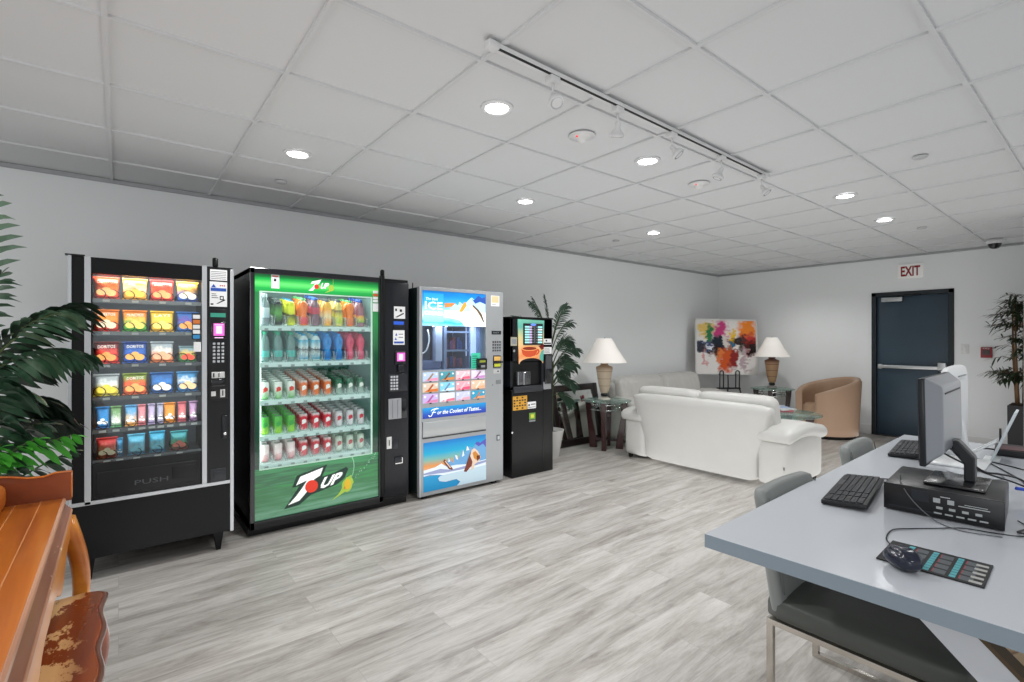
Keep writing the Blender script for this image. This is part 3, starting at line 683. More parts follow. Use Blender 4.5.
f = MB(); f.box(.986,1.029,-.026,-.018,.474,.569,bev=.002); f.quad(1.003,1.01,-.0265,.5,.545,mi=1); f.build('coin_slot', [_M['light_metal'], INK], dm)
f = MB(); f.box(1.04,1.09,-.022,-.018,.46,.54,bev=.004); f.box(1.053,1.129,-.024,-.018,.336,.401,bev=.008); f.build('coin_return', mat('return_grey','#2f3136',.25,.3), dm)
MB().poly([(1.06,.342),(1.125,.342),(1.125,.39),(1.118,.39),(1.118,.35),(1.06,.35)],-.0245,th=.002).build('return_edge', CHROME, dm)
lamp('drinks_top_lamp', 'AREA', (X1+.46, Y1+.06, 1.73), 2.4, .75, .05, (.93,1,.97), (math.radians(30),0,0))
lamp('drinks_front_lamp', 'AREA', (X1+.46, Y1+.03, 1.06), .9, .75, 1.1, (.95,1,.98), (math.radians(90),0,0))
# shelves of the drinks machine
shz = [1.447, 1.190, .925, .678, .485]
LIP = mat('shelf_lip','#d2e4e0',.35,emis='#d8fff4',es=.2); DIV = clear_mat('lane_divider_clear','#f2f8f8',.10,.15,body=.22)
lx = [wx0+.042+.0865*k for k in range(9)]
for k, z in enumerate(shz):
    f = MB(); f.prism([(.015,z-.012),(.015,z-.002),(.59,z+.084),(.59,z+.074)], .068, .9, plane='YZ'); f.box(.068, .9, .008, .02, z-.03, z+.002)
    sh = f.build('shelf', LIP, dm)
    f = MB()
    for x in lx: f.box(x-.012, x+.012, .004, .009, z-.032, z-.014)
    f.build('shelf_clip', mat('clip_grey','#a8b8b4',.4), sh)
    f = MB(); hh = .075 if k < 2 else .055
    for n_ in range(10):
        x = wx0+.002+.0865*n_; x = min(x, .9)
        f.prism([(.03,z),(.03,z+hh),(.5,z+hh+.07),(.5,z+.07)], x-.0012, x+.0012, plane='YZ')
        if n_ < 9:
            f.tube([(x+.006,.022,z+.004),(x+.008,.020,z+hh*.7),(x+.016,.019,z+hh)], .0035, 5); f.tube([(x+.08,.022,z+.004),(x+.078,.020,z+hh*.7),(x+.07,.019,z+hh)], .0035, 5)
    f.build('lane_divider', DIV, sh)

def can_proto(nm, col, col2, style, label):
    t = thing('drink_can', label, 'can', (0,0,0), group='drink cans in the green machine'); t.scale = (.88,.88,1)
    st = {'a': [(0,col),(.42,col),(.5,col2),(.62,col),(1,col)], 'b': [(0,col2),(.2,col),(.8,col),(1,col2)], 'c': [(0,col),(.55,col2),(1,col2)]}[style]
    MB().lathe([(.024,0),(.030,.006),(.033,.012),(.033,.105),(.0315,.112),(.027,.119)], seg=20).build('can_body', ramp_mat('can_'+nm, st, 'Z', .28, warp=.5, wscale=4), t)
    f = MB().lathe([(.027,.119),(.0285,.122),(.026,.122),(.0245,.118),(0,.1175)], seg=18, cap=False); f.build('lid', mat('can_lid','#7d8484',.3,.8), t)
    f = MB()
    for q in range(10):
        a0 = -PI/2 - .55 + q*.11; a1 = a0+.11
        za, zb = (.045,.085)
        f._add([(.0334*math.cos(a0),.0334*math.sin(a0),za+.012*q/10),(.0334*math.cos(a1),.0334*math.sin(a1),za+.012*(q+1)/10),(.0334*math.cos(a1),.0334*math.sin(a1),zb-.01*abs(q-4)/5),(.0334*math.cos(a0),.0334*math.sin(a0),zb-.01*abs(q-5)/5)],[(0,1,2,3)])
    f.build('label_mark', mat('mark_'+nm, {'green':'#d83a28','orange':'#f6f0ea','dkgreen':'#e8e8e0','lime':'#2f9a3c','red':'#f3ecec','silver':'#c83044','pink':'#f4dede','redw':'#f5eeee','pale':'#b04048'}[nm], .4), t)
    return t
def bottle_proto(nm, prof, body, capc, labc, capz, lz0, lz1, lr, label, clear=False):
    t = thing('drink_bottle', label, 'bottle', (0,0,0), group='drink bottles in the green machine')
    bm_ = clear_mat('pet_'+nm, body, .08, .05, body=.35, bodycol=body) if clear else mat('liquid_'+nm, body, .12, coat=.6)
    MB().lathe(prof, seg=20).build('bottle_body', bm_, t)
    MB().lathe([(.015,capz-.002),(.0155,capz),(.0155,capz+.018),(.013,capz+.02)], seg=14).build('cap', mat('cap_'+capc, capc, .4), t)
    if labc: MB().lathe([(lr,lz0),(lr+.0006,lz0+.002),(lr+.0006,lz1-.002),(lr,lz1)], seg=20, cap=False).build('bottle_label', ramp_mat('lab_'+nm, labc, 'Z', .4, warp=.4, wscale=5), t)
    return t
std = [(.026,0),(.031,.006),(.031,.12),(.030,.14),(.022,.168),(.013,.185),(.013,.197)]
slim = [(.024,0),(.028,.008),(.028,.15),(.024,.165),(.020,.172)]
rnd = [(.024,0),(.029,.008),(.028,.06),(.024,.085),(.031,.11),(.034,.135),(.031,.158),(.02,.176),(.014,.184)]
wide = [(.030,0),(.034,.008),(.034,.15),(.029,.168),(.02,.178),(.018,.182)]
rowdef1 = [('clear bottle', ('clr',std,'#b9c8cc','#d8e0e4',[(0,'#a8c0c8'),(1,'#c8d4d8')],.197,.05,.12,.0315,True)),
 ('dark green bottle', ('dkg',slim,'#20302c','#4c5a55',[(0,'#16201e'),(.5,'#58a048'),(1,'#16201e')],.165,.02,.15,.0285,False)),
 ('yellow bottle with blue cap', ('yel',slim,'#d8dc1c','#2090c8',[(0,'#d4dc20'),(.5,'#303420'),(.6,'#dce028'),(1,'#e0e020')],.163,.01,.14,.0285,False)),
 ('orange bottle with green cap', ('org',rnd,'#f07a30','#5fc070',[(0,'#d8404c'),(1,'#e05a60')],.178,.012,.06,.0292,False)),
 ('pale pink bottle with blue cap', ('pnk',std,'#b898a8','#3468c0',[(0,'#c04858'),(1,'#a84860')],.190,.085,.135,.0315,True)),
 ('orange juice bottle with dark cap', ('oj',std,'#efb040','#4a5054',[(0,'#f09830'),(.5,'#f4e0b0'),(1,'#f0a838')],.18,.02,.12,.0315,False)),
 ('yellow green drink bottle', ('ylg',std,'#d8c870','#50565a',[(0,'#a8c83c'),(.5,'#e4dc60'),(1,'#5a4a40')],.18,.02,.12,.0315,False)),
 ('orange bottle with round shoulders', ('or2',rnd,'#f28020','#5ab068',[(0,'#d86a48'),(1,'#e88040')],.178,.012,.06,.0292,False)),
 ('pink bottle with blue cap', ('pk2',std,'#d8a0b0','#2a58b8',[(0,'#70a850'),(.5,'#d8c850'),(1,'#e88c60')],.19,.03,.085,.0315,True))]
teal = ('tea',std,'#9cc4c0','#2a9a78',[(0,'#3fb0a0'),(1,'#58b8b0')],.190,.03,.075,.0315,True)
wb = ('wb',wide,'#cfe0e0','#28a0d0',[(0,'#30a0c8'),(.3,'#e0ece8'),(.55,'#40505c'),(.6,'#e0ece8'),(1,'#48b8d8')],.175,.01,.15,.0345,False)
bl = ('blu',rnd,'#2288d0','#2a90d8',[(0,'#1c60a8'),(1,'#2a80c8')],.178,.012,.06,.0292,False)
pk = ('pnr',rnd,'#d84868','#c84060',[(0,'#b02848'),(1,'#e06888')],.178,.012,.06,.0292,False)
rowdef2 = [('clear teal water bottle', teal)]*3 + [('white bottle with blue cap', wb)]*2 + [('blue bottle', bl)]*2 + [('pink red bottle', pk)]*2
lane_n = ['leftmost','second','third','fourth','middle','sixth','seventh','eighth','rightmost']
dep_n = ['front of line','second in line','third in line','fourth in line','fifth in line','sixth in line','seventh in line']
TILT = .15
cache = {}
def place_drink(key, maker, x, y, z, label):
    if key not in cache:
        cache[key] = maker(label); cache[key].location = (x, y, z); cache[key]['label'] = label
    else: dup(cache[key], (x, y, z), label=label)
for k, rd in ((0, rowdef1), (1, rowdef2)):
    for n_, (desc, a) in enumerate(rd):
        for dpt in range(4):
            lb = '%s, %s shelf, %s lane, %s' % (desc, ['top','second'][k], lane_n[n_], dep_n[dpt])
            place_drink(('b', a[0]), lambda l, a=a: bottle_proto(a[0], a[1], a[2], a[3], a[4], a[5], a[6], a[7], a[8], l, a[9]), X1+lx[n_], Y1+.062+.074*dpt, shz[k]+TILT*(.047+.074*dpt)+.003, lb)
cans = [(2, ['green']*3+['orange']*3+['dkgreen']*3), (3, ['lime']*3+['red']*3+['silver']*3), (4, ['pink']*3+['redw']*3+['pale']*3)]
cd = {'green':('#58b048','#e6e8e0','c','green and white can'),'orange':('#e07030','#d4d0cc','b','orange and silver can'),'dkgreen':('#b8c8c0','#2f6a4c','c','dark green and silver can'),
      'lime':('#a8d838','#4cae3c','c','lime green can'),'red':('#d02038','#e8e0e0','b','red and white can'),'silver':('#d4d0d2','#b8b4b8','b','silver can'),
      'pink':('#d87880','#ecd8d6','c','pink and white can'),'redw':('#cc3844','#ecd4d4','b','crimson can'),'pale':('#c8d2c4','#9cae9c','b','pale green silver can')}
for k, tps in cans:
    for n_, tp in enumerate(tps):
        c1, c2, stl, ds = cd[tp]
        for dpt in range(7):
            lb = '%s, %s shelf, %s lane, %s' % (ds, {2:'third',3:'fourth',4:'bottom'}[k], lane_n[n_], dep_n[dpt])
            place_drink(('c', tp), lambda l, tp=tp, c1=c1, c2=c2, stl=stl: can_proto(tp, c1, c2, stl, l), X1+lx[n_], Y1+.062+.07*dpt, shz[k]+TILT*(.047+.07*dpt)+.003, lb)
# ================================================================== ICE CREAM MACHINE
X2, Y2 = 1.968, 3.72
im = thing('ice_cream_vending_machine', 'silver ice cream vending machine with blue snowy poster panels', 'vending machine', (X2, Y2, 0))
W, TOP, D = .885, 1.80, .82
SG = mat('silver_grey_paint', '#a9acae', .4, .25, bump=.03, bscale=300)
DS = mat('ice_side', '#1f2e2c', .3)
c = MB(); c.box(0, W, .03, D, .05, 1.07); c.box(0, W, .03, D, 1.48, TOP-.005); c.box(0, .02, .03, D, 1.07, 1.48); c.box(.69, W, .03, D, 1.07, 1.48); c.box(0, W, D-.03, D, 1.07, 1.48)
c.build('cabinet', DS, im)
f = MB(); f.box(0, W, -.01, .03, .03, 1.09); f.box(0, .030, -.01, .03, 1.09, TOP); f.box(.684, W, -.01, .03, 1.09, TOP); f.box(.03, .684, -.01, .03, 1.772, TOP); f.box(.03,.684,0,.03,1.47,1.772)
f.build('door_panel', SG, im, bevel=.002)
MB().box(.0, .012, -.014, -.006, .03, TOP).build('door_edge_trim', SILVER, im)
f = MB(); f.box(.04, .09, .02, .08, 0, .05); f.box(.78, .83, .02, .08, 0, .05); f.box(.04,.09,.7,.76,0,.05); f.box(.78,.83,.7,.76,0,.05); f.build('foot', DARKP, im)
# upper poster (backlit)
SKY = ramp_mat('poster_sky', [(0,'#9adcf4'),(.12,'#30b8ea'),(.3,'#d8f0fa'),(.48,'#8ad0f0'),(.62,'#3aa0dc'),(.85,'#1484cc'),(1,'#0a6cb8')], 'Z', .3, es=.75, warp=.25, wscale=3)
MB().quad(.031, .684, -.003, 1.472, 1.772).build('upper_poster', SKY, im)
def em(name, col, e=.5): return mat(name, col, .4, emis=col, es=e)
f = MB(); y = -.0052
f.poly([(.248,1.672),(.36,1.676),(.315,1.641),(.248,1.631)], y, mi=0)
f.poly([(.30,1.625),(.355,1.67),(.385,1.655),(.40,1.69),(.45,1.66),(.485,1.70),(.53,1.735),(.565,1.71),(.60,1.755),(.64,1.735),(.682,1.75),(.682,1.60),(.3,1.60)], y, mi=1)
f.poly([(.245,1.61),(.684,1.60),(.684,1.472),(.46,1.472),(.40,1.53),(.25,1.55)], y-.0012, mi=2)
f.poly([(.52,1.73),(.55,1.71),(.565,1.72),(.60,1.755),(.64,1.735),(.682,1.75),(.682,1.68),(.62,1.70),(.57,1.68)], y-.002, mi=3)
f.poly([(.445,1.685),(.465,1.688),(.475,1.66),(.429,1.60),(.392,1.60)], y-.003, mi=4)
f.poly([(.534,1.671),(.504,1.642),(.53,1.60),(.564,1.55),(.61,1.51),(.645,1.515),(.635,1.60),(.60,1.63)], y-.003, mi=5)
f.poly([(.534,1.671),(.55,1.665),(.60,1.63),(.64,1.585),(.668,1.515),(.655,1.513),(.62,1.57),(.58,1.62),(.54,1.65)], y-.0042, mi=6)
f.build('poster_picture', [em('p_orange','#e08a48'), em('p_ice','#b8e0f4'), em('p_snow','#f4fafc',.9), em('p_navy','#2a4fa0'), em('p_bar','#f0a040'), em('p_cone','#f0e2cc',.8), em('p_choc','#6a5a4c',.2)], im)
MB().quad(.043, .236, -.0065, 1.503, 1.75, th=.0008).build('poster_inset', ramp_mat('inset_blue', [(0,'#8ae0f4'),(.35,'#b0ecfa'),(.6,'#40b0e4'),(1,'#1c94d4')], 'Z', .3, es=.7), im)
f = MB(); f.text('ICE', (.055,1.612), (.17,-.002), (0,.066), -.0092, bold=.012); f.text('CREAM', (.05,1.564), (.17,-.003), (0,.034), -.0092, bold=.01); f.text('The best', (.057,1.69), (.12,0), (.006,.022), -.0092)
f.build('lettering', em('p_white','#ffffff',.9), im)
# display cavity
f = MB(); f.box(.03, .684, .5, .51, 1.09, 1.48); f.box(.03, .035, .03, .5, 1.09, 1.48); f.box(.65, .684, .03, .5, 1.09, 1.48); f.box(.03, .684, .03, .5, 1.085, 1.09); f.box(.03,.684,.03,.5,1.472,1.478)
f.build('cavity_lining', mat('cavity_blue','#7d92b8',.5), im)
MB().box(.034, .682, -.004, 0, 1.092, 1.47).build('window_glass', GLASS, im)
MB().box(.22, .288, .10, .16, 1.16, 1.475, bev=.004).build('air_duct', mat('duct_white','#b4c2e2',.4), im)
MB().box(.10,.30,.14,.3,1.09,1.17,bev=.01).build('pump_unit', mat('pump','#6878a4',.5), im)
MB().tube(smooth_pts([(.14,.1,1.44),(.15,.09,1.36),(.125,.08,1.28),(.09,.08,1.24),(.036,.08,1.225)],6), .007, 8).build('vacuum_hose', mat('hose_white','#e6ecf6',.4), im)
f = MB(); f.box(.315, .345, .12, .16, 1.09, 1.47); f.box(.585, .60, .12, .16, 1.09, 1.47); f.box(.345, .585, .12, .15, 1.245, 1.262); f.box(.345,.585,.12,.15,1.415,1.43); f.build('basket_frame', mat('frame_blue_grey','#7e90b4',.4,.3), im)
f = MB(); f.box(.345, .585, .42, .43, 1.09, 1.47); f.box(.345, .585, .16, .42, 1.09, 1.095); f.build('basket_back', mat('basket_dark','#1c2a52',.5), im)
f = MB()
random.seed(3)
for r_ in range(2):
    for k in range(6):
        zz = 1.097 + .167*r_; xx = .352+.038*k
        f.box(xx, xx+.032, .2+.02*(k%2), .28, zz, zz+random.uniform(.07,.12), mi=random.randrange(4))
f.build('product_basket', [mat('pb1','#26407c',.5), mat('pb2','#5a3a6a',.5), mat('pb3','#2c6a94',.5), mat('pb4','#8a4a58',.5)], im)
MB().box(.60,.684,.10,.2,1.20,1.47).build('light_duct', em('duct_light','#b8ccf4',.9), im)
MB().quad(.526, .626, -.0045, 1.08, 1.232).build('green_sign', mat('green_sign','#3fb898',.4,emis='#40c8a0',es=.3), im)
f = MB()
for k in range(6): f.quad(.535,.60-.01*(k%2),-.0065,1.10+.02*k,1.107+.02*k,th=.0004)
f.build('sign_print', mat('sign_dark_green','#1f7a64',.5), im)
MB().box(.578, .688, -.03, -.004, 1.078, 1.182, bev=.008).build('card_reader', BLACKG, im)
f = MB(); f.quad(.60,.665,-.031,1.145,1.165,mi=0); f.quad(.615,.66,-.031,1.10,1.12,mi=1); f.build('reader_print', [mat('olive_print','#8f9a38',.4), GREYP], im)
lamp('ice_cavity_lamp', 'AREA', (X2+.34, Y2+.07, 1.46), .8, .55, .06, (.8,.88,1), (math.radians(20),0,0))
for k, x in enumerate((.15,.28)): MB().lathe([(0,0),(.008,.0),(.008,.006),(0,.006)], c=(x,.02,1.466), seg=12, cap=False).build('led_bulb', em('led','#ffffff',6), im)
# selection buttons
bc = [('#b8cce8','#e89ab8','#a88060'),('#4f9aa8','#d88a50','#7a5038'),('#f2c4cc','#e86a88','#f6e6ea'),('#e8dcf0','#c890c8','#9a6a88'),
      ('#d8c4b0','#d87838','#b85a2a'),('#88d0e8','#e0f0f4','#7090b8'),('#f0a8b4','#e85a80','#f4ccd4'),('#ecc4a8','#e8b088','#f4e8dc'),
      ('#c4b0e0','#d888b0','#b060a0'),('#dfe8f0','#e07890','#f4f4f4'),('#c8ccec','#e4a8b8','#dcdcf0'),('#3a9cc0','#e0a078','#c08060')]
bx = [(.031,.181),(.195,.346),(.358,.509),(.522,.673)]
for r_ in range(3):
    z1 = 1.076-.0925*r_; z0 = z1-.078
    for k in range(4):
        a, b_, c_ = bc[r_*4+k]; x0, x1 = bx[k]
        p = MB().box(x0, x1, -.014, -.009, z0, z1, bev=.003).build('selection_button', mat('btn'+a, a, .35, emis=a, es=.25), im)
        f = MB(); f.poly([(x0+.01,z0+.004),(x1-.004,z0+.004),(x1-.004,z0+.03),(x0+.05,z0+.022)], -.0145, mi=0, th=.0006)
        cx, cz = (x0+x1)/2, (z0+z1)/2
        f.poly([(cx-.035,cz-.026),(cx-.02,cz-.032),(cx+.03,cz+.022),(cx+.018,cz+.032)], -.0155, mi=1, th=.0006); f.disc(x0+.02,z1-.022,-.0155,.011,10,mi=2,th=.0006); f.disc(x1-.02,z1-.02,-.0155,.009,10,mi=2,th=.0006)
        f.quad(cx-.012,cx+.008,-.0145,z0-.006,z0+.003,mi=3,th=.0006)
        f.build('button_picture', [mat('bp'+b_, b_, .4, emis=b_, es=.2), mat('bq'+c_, c_, .4, emis=c_, es=.15), mat('bwhite','#e8f0f4',.4,emis='#ffffff',es=.2), INK], p)
BB = ramp_mat('banner_blue', [(0,'#2a3a9c'),(.35,'#2a50b4'),(1,'#1c9ad8')], 'Z', .35, es=.25)
MB().quad(.031, .684, -.0105, .684, .775).build('slogan_banner', BB, im)
f = MB(); f.tube([(x,-.0125,z) for x,z in [(.085,.712),(.095,.70),(.112,.702),(.13,.73),(.145,.757),(.185,.760),(.17,.765),(.125,.757),(.11,.745)]], .0042, 5); f.box(.118,.158,-.0135,-.0125,.728,.734); f.text('or the Coolest of Tastes...', (.168,.71), (.46,.0), (.008,.036), -.013, bold=.018)
f.build('slogan_lettering', em('slogan','#f0f6fc',.4), im)
MB().box(.034, .682, -.014, -.009, .53, .655, bev=.003).build('retrieval_flap', mat('flap_grey','#b4b7b8',.35,.3), im)
MB().box(.03, .684, -.016, -.009, .515, .524).build('flap_shadow_gap', BLACKG, im); MB().box(.029,.033,-.012,-.009,.52,.66).build('flap_seam', BLACKG, im)
# lower poster
MB().quad(.038, .682, -.0105, .064, .481).build('lower_poster', ramp_mat('lower_sky', [(0,'#0f8cc4'),(.3,'#1a9ad0'),(.42,'#e8b088'),(.52,'#e0954c'),(.63,'#7fb4a8'),(.75,'#18a8d0'),(.9,'#1490d0'),(1,'#0c74c0')], 'Z', .35, es=.12, warp=.08, wscale=2), im)
f = MB(); y = -.0128
f.poly([(.24,.24),(.284,.32),(.326,.27),(.347,.338),(.379,.29),(.433,.372),(.454,.335),(.476,.402),(.532,.376),(.588,.425),(.62,.41),(.682,.44),(.682,.2),(.24,.2)], y, mi=0)
f.poly([(.588,.425),(.62,.41),(.682,.44),(.682,.36),(.65,.40),(.60,.38),(.56,.41)], y-.0012, mi=4)
f.poly([(.347,.338),(.36,.30),(.379,.29),(.37,.33)], y-.0012, mi=1); f.poly([(.433,.372),(.42,.31),(.446,.32)], y-.0012, mi=1); f.poly([(.476,.402),(.465,.36),(.50,.36)], y-.0012, mi=1); f.poly([(.284,.32),(.28,.285),(.30,.29)], y-.0012, mi=1)
f.poly([(.038,.25),(.15,.262),(.21,.285),(.26,.25),(.36,.25),(.45,.24),(.682,.25),(.682,.17),(.4,.16),(.263,.175),(.1,.205),(.038,.20)], y-.0022, mi=1)
f.poly([(.038,.225),(.2,.24),(.30,.215),(.45,.225),(.682,.245),(.682,.225),(.45,.2),(.25,.2),(.038,.212)], y-.003, mi=2)
f.poly([(.176,.164),(.20,.18),(.3,.185),(.45,.19),(.682,.2),(.682,.064),(.365,.064),(.40,.095),(.36,.125),(.25,.12),(.19,.135)], y-.0038, mi=3)
f.poly([(.228,.30),(.24,.318),(.324,.222),(.318,.212),(.284,.223)], y-.005, mi=5); f.poly([(.24,.30),(.248,.302),(.305,.235),(.295,.232)], y-.0062, mi=6)
f.poly([(.509,.34),(.532,.35),(.555,.24),(.50,.20),(.465,.17),(.438,.178)], y-.005, mi=5)
f.poly([(.521,.359),(.55,.372),(.588,.341),(.622,.279),(.60,.245),(.554,.225),(.545,.19),(.51,.175),(.53,.25),(.505,.306)], y-.0062, mi=6)
f.poly([(.53,.33),(.56,.345),(.60,.30),(.575,.26),(.545,.28)], y-.0074, mi=7); f.poly([(.575,.30),(.61,.30),(.615,.27),(.58,.25)], y-.0074, mi=5); f.disc(.545,.25,y-.0074,.018,12,mi=6,rz=.03)
f.build('poster_picture', [em('q_ice','#6fa8d8',.1), em('q_white','#e4eef4',.15), em('q_shade','#9aa4cc',.1), em('q_snow','#c4dce8',.12), em('q_violet','#5a5ab8',.1), em('q_choc','#7a3a28',.05), em('q_cream','#ecd2bc',.1), em('q_gold','#d08a38',.1)], im)
# right-hand controls
f = MB(); f.quad(.742, .84, -.0105, 1.665, 1.765, mi=0); f.quad(.75,.83,-.0125,1.70,1.76,mi=1,th=.0004); f.quad(.752,.80,-.0125,1.68,1.684,mi=2,th=.0004); f.build('price_sticker', [WHITE, mat('cream_print','#ecd0a0',.5), GREYP], im)
MB().quad(.75, .86, -.0105, 1.402, 1.436).build('display', BLACKG, im)
MB().text('READY', (.765,1.413), (.07,0), (0,.012), -.0135).build('display_text', mat('disp_text','#9aa8b0',.4), im)
f = MB()
for a_ in range(4):
    for b_ in range(4): f.box(.760+.0265*b_, .776+.0265*b_, -.015, -.009, 1.243+.027*a_, 1.259+.027*a_, bev=.002)
f.build('keypad', mat('key_dark','#4a4c50',.4), im)
f = MB(); f.box(.766, .86, -.016, -.009, 1.09, 1.205, bev=.004); f.box(.766,.868,-.035,-.012,1.135,1.152,bev=.004); bk = f.build('bill_validator', BLACKG, im)
f = MB(); f.quad(.775,.85,-.017,1.156,1.195,mi=0); f.quad(.777,.85,-.017,1.10,1.128,mi=1); f.build('validator_print', [mat('amber','#d0a860',.4,emis='#e0b060',es=.3), mat('yellow_green','#c0c840',.4,emis='#c8d040',es=.3)], bk)
f = MB(); f.box(.771,.85,-.013,-.009,1.035,1.075,bev=.002,mi=0); f.quad(.815,.83,-.0135,1.05,1.062,mi=1); f.build('coin_entry', [mat('coin_plate','#cfd0cf',.35,.4), INK], im)
f = MB(); f.box(.757,.765,-.014,-.009,.925,.937); f.box(.81,.85,-.014,-.009,.955,.965); f.box(.80,.86,-.0115,-.009,.935,.975); f.build('coin_return', mat('coin_ret','#85888a',.4), im)
f = MB(); f.box(.808,.846,-.016,-.009,.404,.458,bev=.003); f.build('door_lock', mat('lock_grey','#6a6d70',.35,.4), im); MB().box(.815,.838,-.018,-.014,.415,.448).build('lock_face', SILVER, im)
pole = MB().tube([(2.21,4.3,1.797),(2.21,4.3,1.90)], .006, 8).build('antenna_rod', mat('rod_red_green','#5a3a38',.5)); tag(pole, 'thin short rod standing on top of the silver ice cream machine', 'antenna')

# ================================================================== COFFEE MACHINE
X3, Y3 = 2.985, 3.74
cm = thing('coffee_vending_machine', 'tall slim black hot drinks machine with coffee cup picture panel', 'vending machine', (X3, Y3, 0))
W, TOP, D = .545, 1.565, .62
c = MB(); c.box(0, W, .0, D, .004, .86, bev=.006); c.build('base_cabinet', mat('coffee_black','#0c0c0e',.4), cm)
MB().box(.408,.412,-.003,.003,.03,.855).build('door_seam', BLACKG, cm)
c = MB(); c.box(-.02, .012, .0, D-.05, .86, TOP-.005); c.box(.385, .535, 0, D-.05, .86, TOP-.005); c.box(-.02,.535,.22,D-.05,.86,TOP-.005); c.box(-.02,.535,.0,D-.05,1.14,TOP-.005); c.box(-.02,.535,0,D-.05,.86,.895)
c.build('upper_cabinet', mat('coffee_upper','#14161b',.38), cm, bevel=.003)
MB().box(-.03,.54,-.015,D-.05,TOP-.004,TOP+.012,bev=.005).build('lid', BLACK, cm)
MB().poly([(.065,1.555),(.41,1.548),(.395,1.115)] + [(.238+.155*math.cos(PI*k/14), 1.115+.055*math.sin(PI*k/14)) for k in range(15)] + [(.08,1.12)], -.004, th=.01).build('poster_panel', ramp_mat('coffee_poster', [(0,'#e8c090'),(.15,'#e89058'),(.4,'#ecc088'),(.6,'#d0c890'),(.8,'#5cb0a0'),(1,'#78c0a8')], 'Z', .3, es=.25, warp=.3, wscale=2), cm)
f = MB(); y = -.0155
f.poly([(.34,1.16),(.394,1.13),(.402,1.25),(.37,1.24),(.345,1.19)], y, mi=3)
f.poly([(.098,1.185),(.16,1.168),(.26,1.172),(.335,1.20),(.31,1.21),(.2,1.185)], y, mi=2)
f.poly([(.105,1.262),(.315,1.27),(.31,1.23),(.285,1.195),(.22,1.18),(.165,1.183),(.12,1.21)], y-.0012, mi=0)
f.disc(.21,1.266,y-.0024,.106,22,mi=2,rz=.024); f.disc(.21,1.266,y-.0036,.09,22,mi=1,rz=.016)
f.poly([(.30,1.255),(.33,1.26),(.345,1.235),(.325,1.21),(.295,1.195),(.298,1.21),(.32,1.225),(.325,1.24),(.30,1.243)], y-.0024, mi=0)
f.poly([(.33,1.29),(.40,1.31),(.40,1.26),(.37,1.25)], y-.0012, mi=4)
f.build('cup_picture', [em('cup_red','#c8502c',.25), em('cup_coffee','#8a2c18',.1), em('cup_rim','#f0a868',.25), em('leaf_teal','#58a898',.2), em('dark_red','#7a2018',.05)], cm)
MB().box(.128, .385, -.026, -.012, 1.30, 1.515, bev=.006).build('menu_frame', mat('menu_black','#1a1c20',.3), cm)
f = MB()
for k in range(7):
    z = 1.318+.0255*k; cc = k % 2
    f.quad(.142,.20,-.0265,z,z+.018,mi=0); f.quad(.202,.232,-.0265,z,z+.018,mi=1); f.quad(.312,.372,-.0265,z,z+.018,mi=(2 if cc else 0))
    f.quad(.24,.252,-.0265,z+.003,z+.014,mi=3); f.quad(.292,.304,-.0265,z+.003,z+.014,mi=3)
f.quad(.268,.275,-.0265,1.32,1.49,mi=4)
f.build('menu_label', [em('menu_cyan','#9ad8d8',.5), em('menu_lilac','#c8b0d8',.4), em('menu_pale','#d0dcdc',.4), GREYP, GREYP], cm)
MB().disc(.252,1.503,-.0275,.038,18,rz=.011).build('brand_badge', em('badge_blue','#6a8cf0',.5), cm)
MB().box(.0, .40, .03, .2, .895, 1.13).build('dispensing_niche', mat('niche_black','#08090a',.5), cm)
f = MB(); f.box(.014,.39,-.02,.06,.832,.895,bev=.006); f.build('drip_tray', mat('tray_dark_grey','#3a3c40',.35,.3), cm)
f = MB(); f.box(.062,.235,-.015,.03,.905,1.04,bev=.012); f.build('cup_door', clear_mat('smoky_clear','#9a9c9e',.12,.1,body=.3,bodycol='#6a6c70'), cm)
f = MB(); f.box(.13,.142,-.022,-.012,.91,1.035); f.box(.062,.07,-.02,-.01,.91,1.035); f.build('cup_door_rib', GREYP, cm)
f = MB(); f.quad(-.018,.062,-.001,1.293,1.378,mi=0); f.quad(.0,.05,-.003,1.31,1.36,mi=1,th=.0004); f.build('side_sticker', [mat('beige_label','#a8a694',.5), GREYP], cm)
MB().disc(.02,1.245,-.001,.013,14,th=.008).build('keyhole', CHROME, cm)
f = MB(); f.box(.425,.53,-.012,.002,.90,1.2,bev=.004); f.build('payment_column', BLACKG, cm)
f = MB(); f.quad(.409,.522,-.001,1.302,1.363); f.quad(.409,.526,-.001,1.207,1.277); f.box(.436,.512,-.016,-.01,1.055,1.19,mi=2); f.box(.41,.515,-.004,0,.845,.92,mi=3); f.quad(.415,.515,-.003,1.31,1.322,mi=1,th=.0004); f.quad(.44,.46,-.003,1.335,1.352,mi=1,th=.0004)
for k in range(4): f.quad(.42,.50-.01*(k%2),-.003,1.22+.013*k,1.223+.013*k,mi=1,th=.0004)
f.build('label_plate', [WHITE, INK, mat('grey_metal_dark','#5a5c60',.3,.5), mat('ret_light','#a0a2a4',.4,.3)], cm)
f = MB(); f.quad(.01,.191,-.001,.662,.80,mi=0)
for k in range(5):
    for q in range(5):
        if (k*3+q*2) % 4: f.quad(.018+.034*q,.018+.034*q+.022,-.003,.672+.026*k,.686+.026*k,mi=1,th=.0004)
f.quad(.197,.308,-.001,.664,.732,mi=2); f.quad(.207,.225,-.003,.69,.71,mi=1,th=.0004); f.quad(.24,.30,-.003,.702,.71,mi=1,th=.0004); f.quad(.205,.30,-.003,.675,.68,mi=1,th=.0004)
f.quad(.22,.30,-.001,.555,.62,mi=3); f.quad(.24,.28,-.003,.57,.605,mi=4,th=.0004); f.quad(.22,.30,-.001,.532,.548,mi=5)
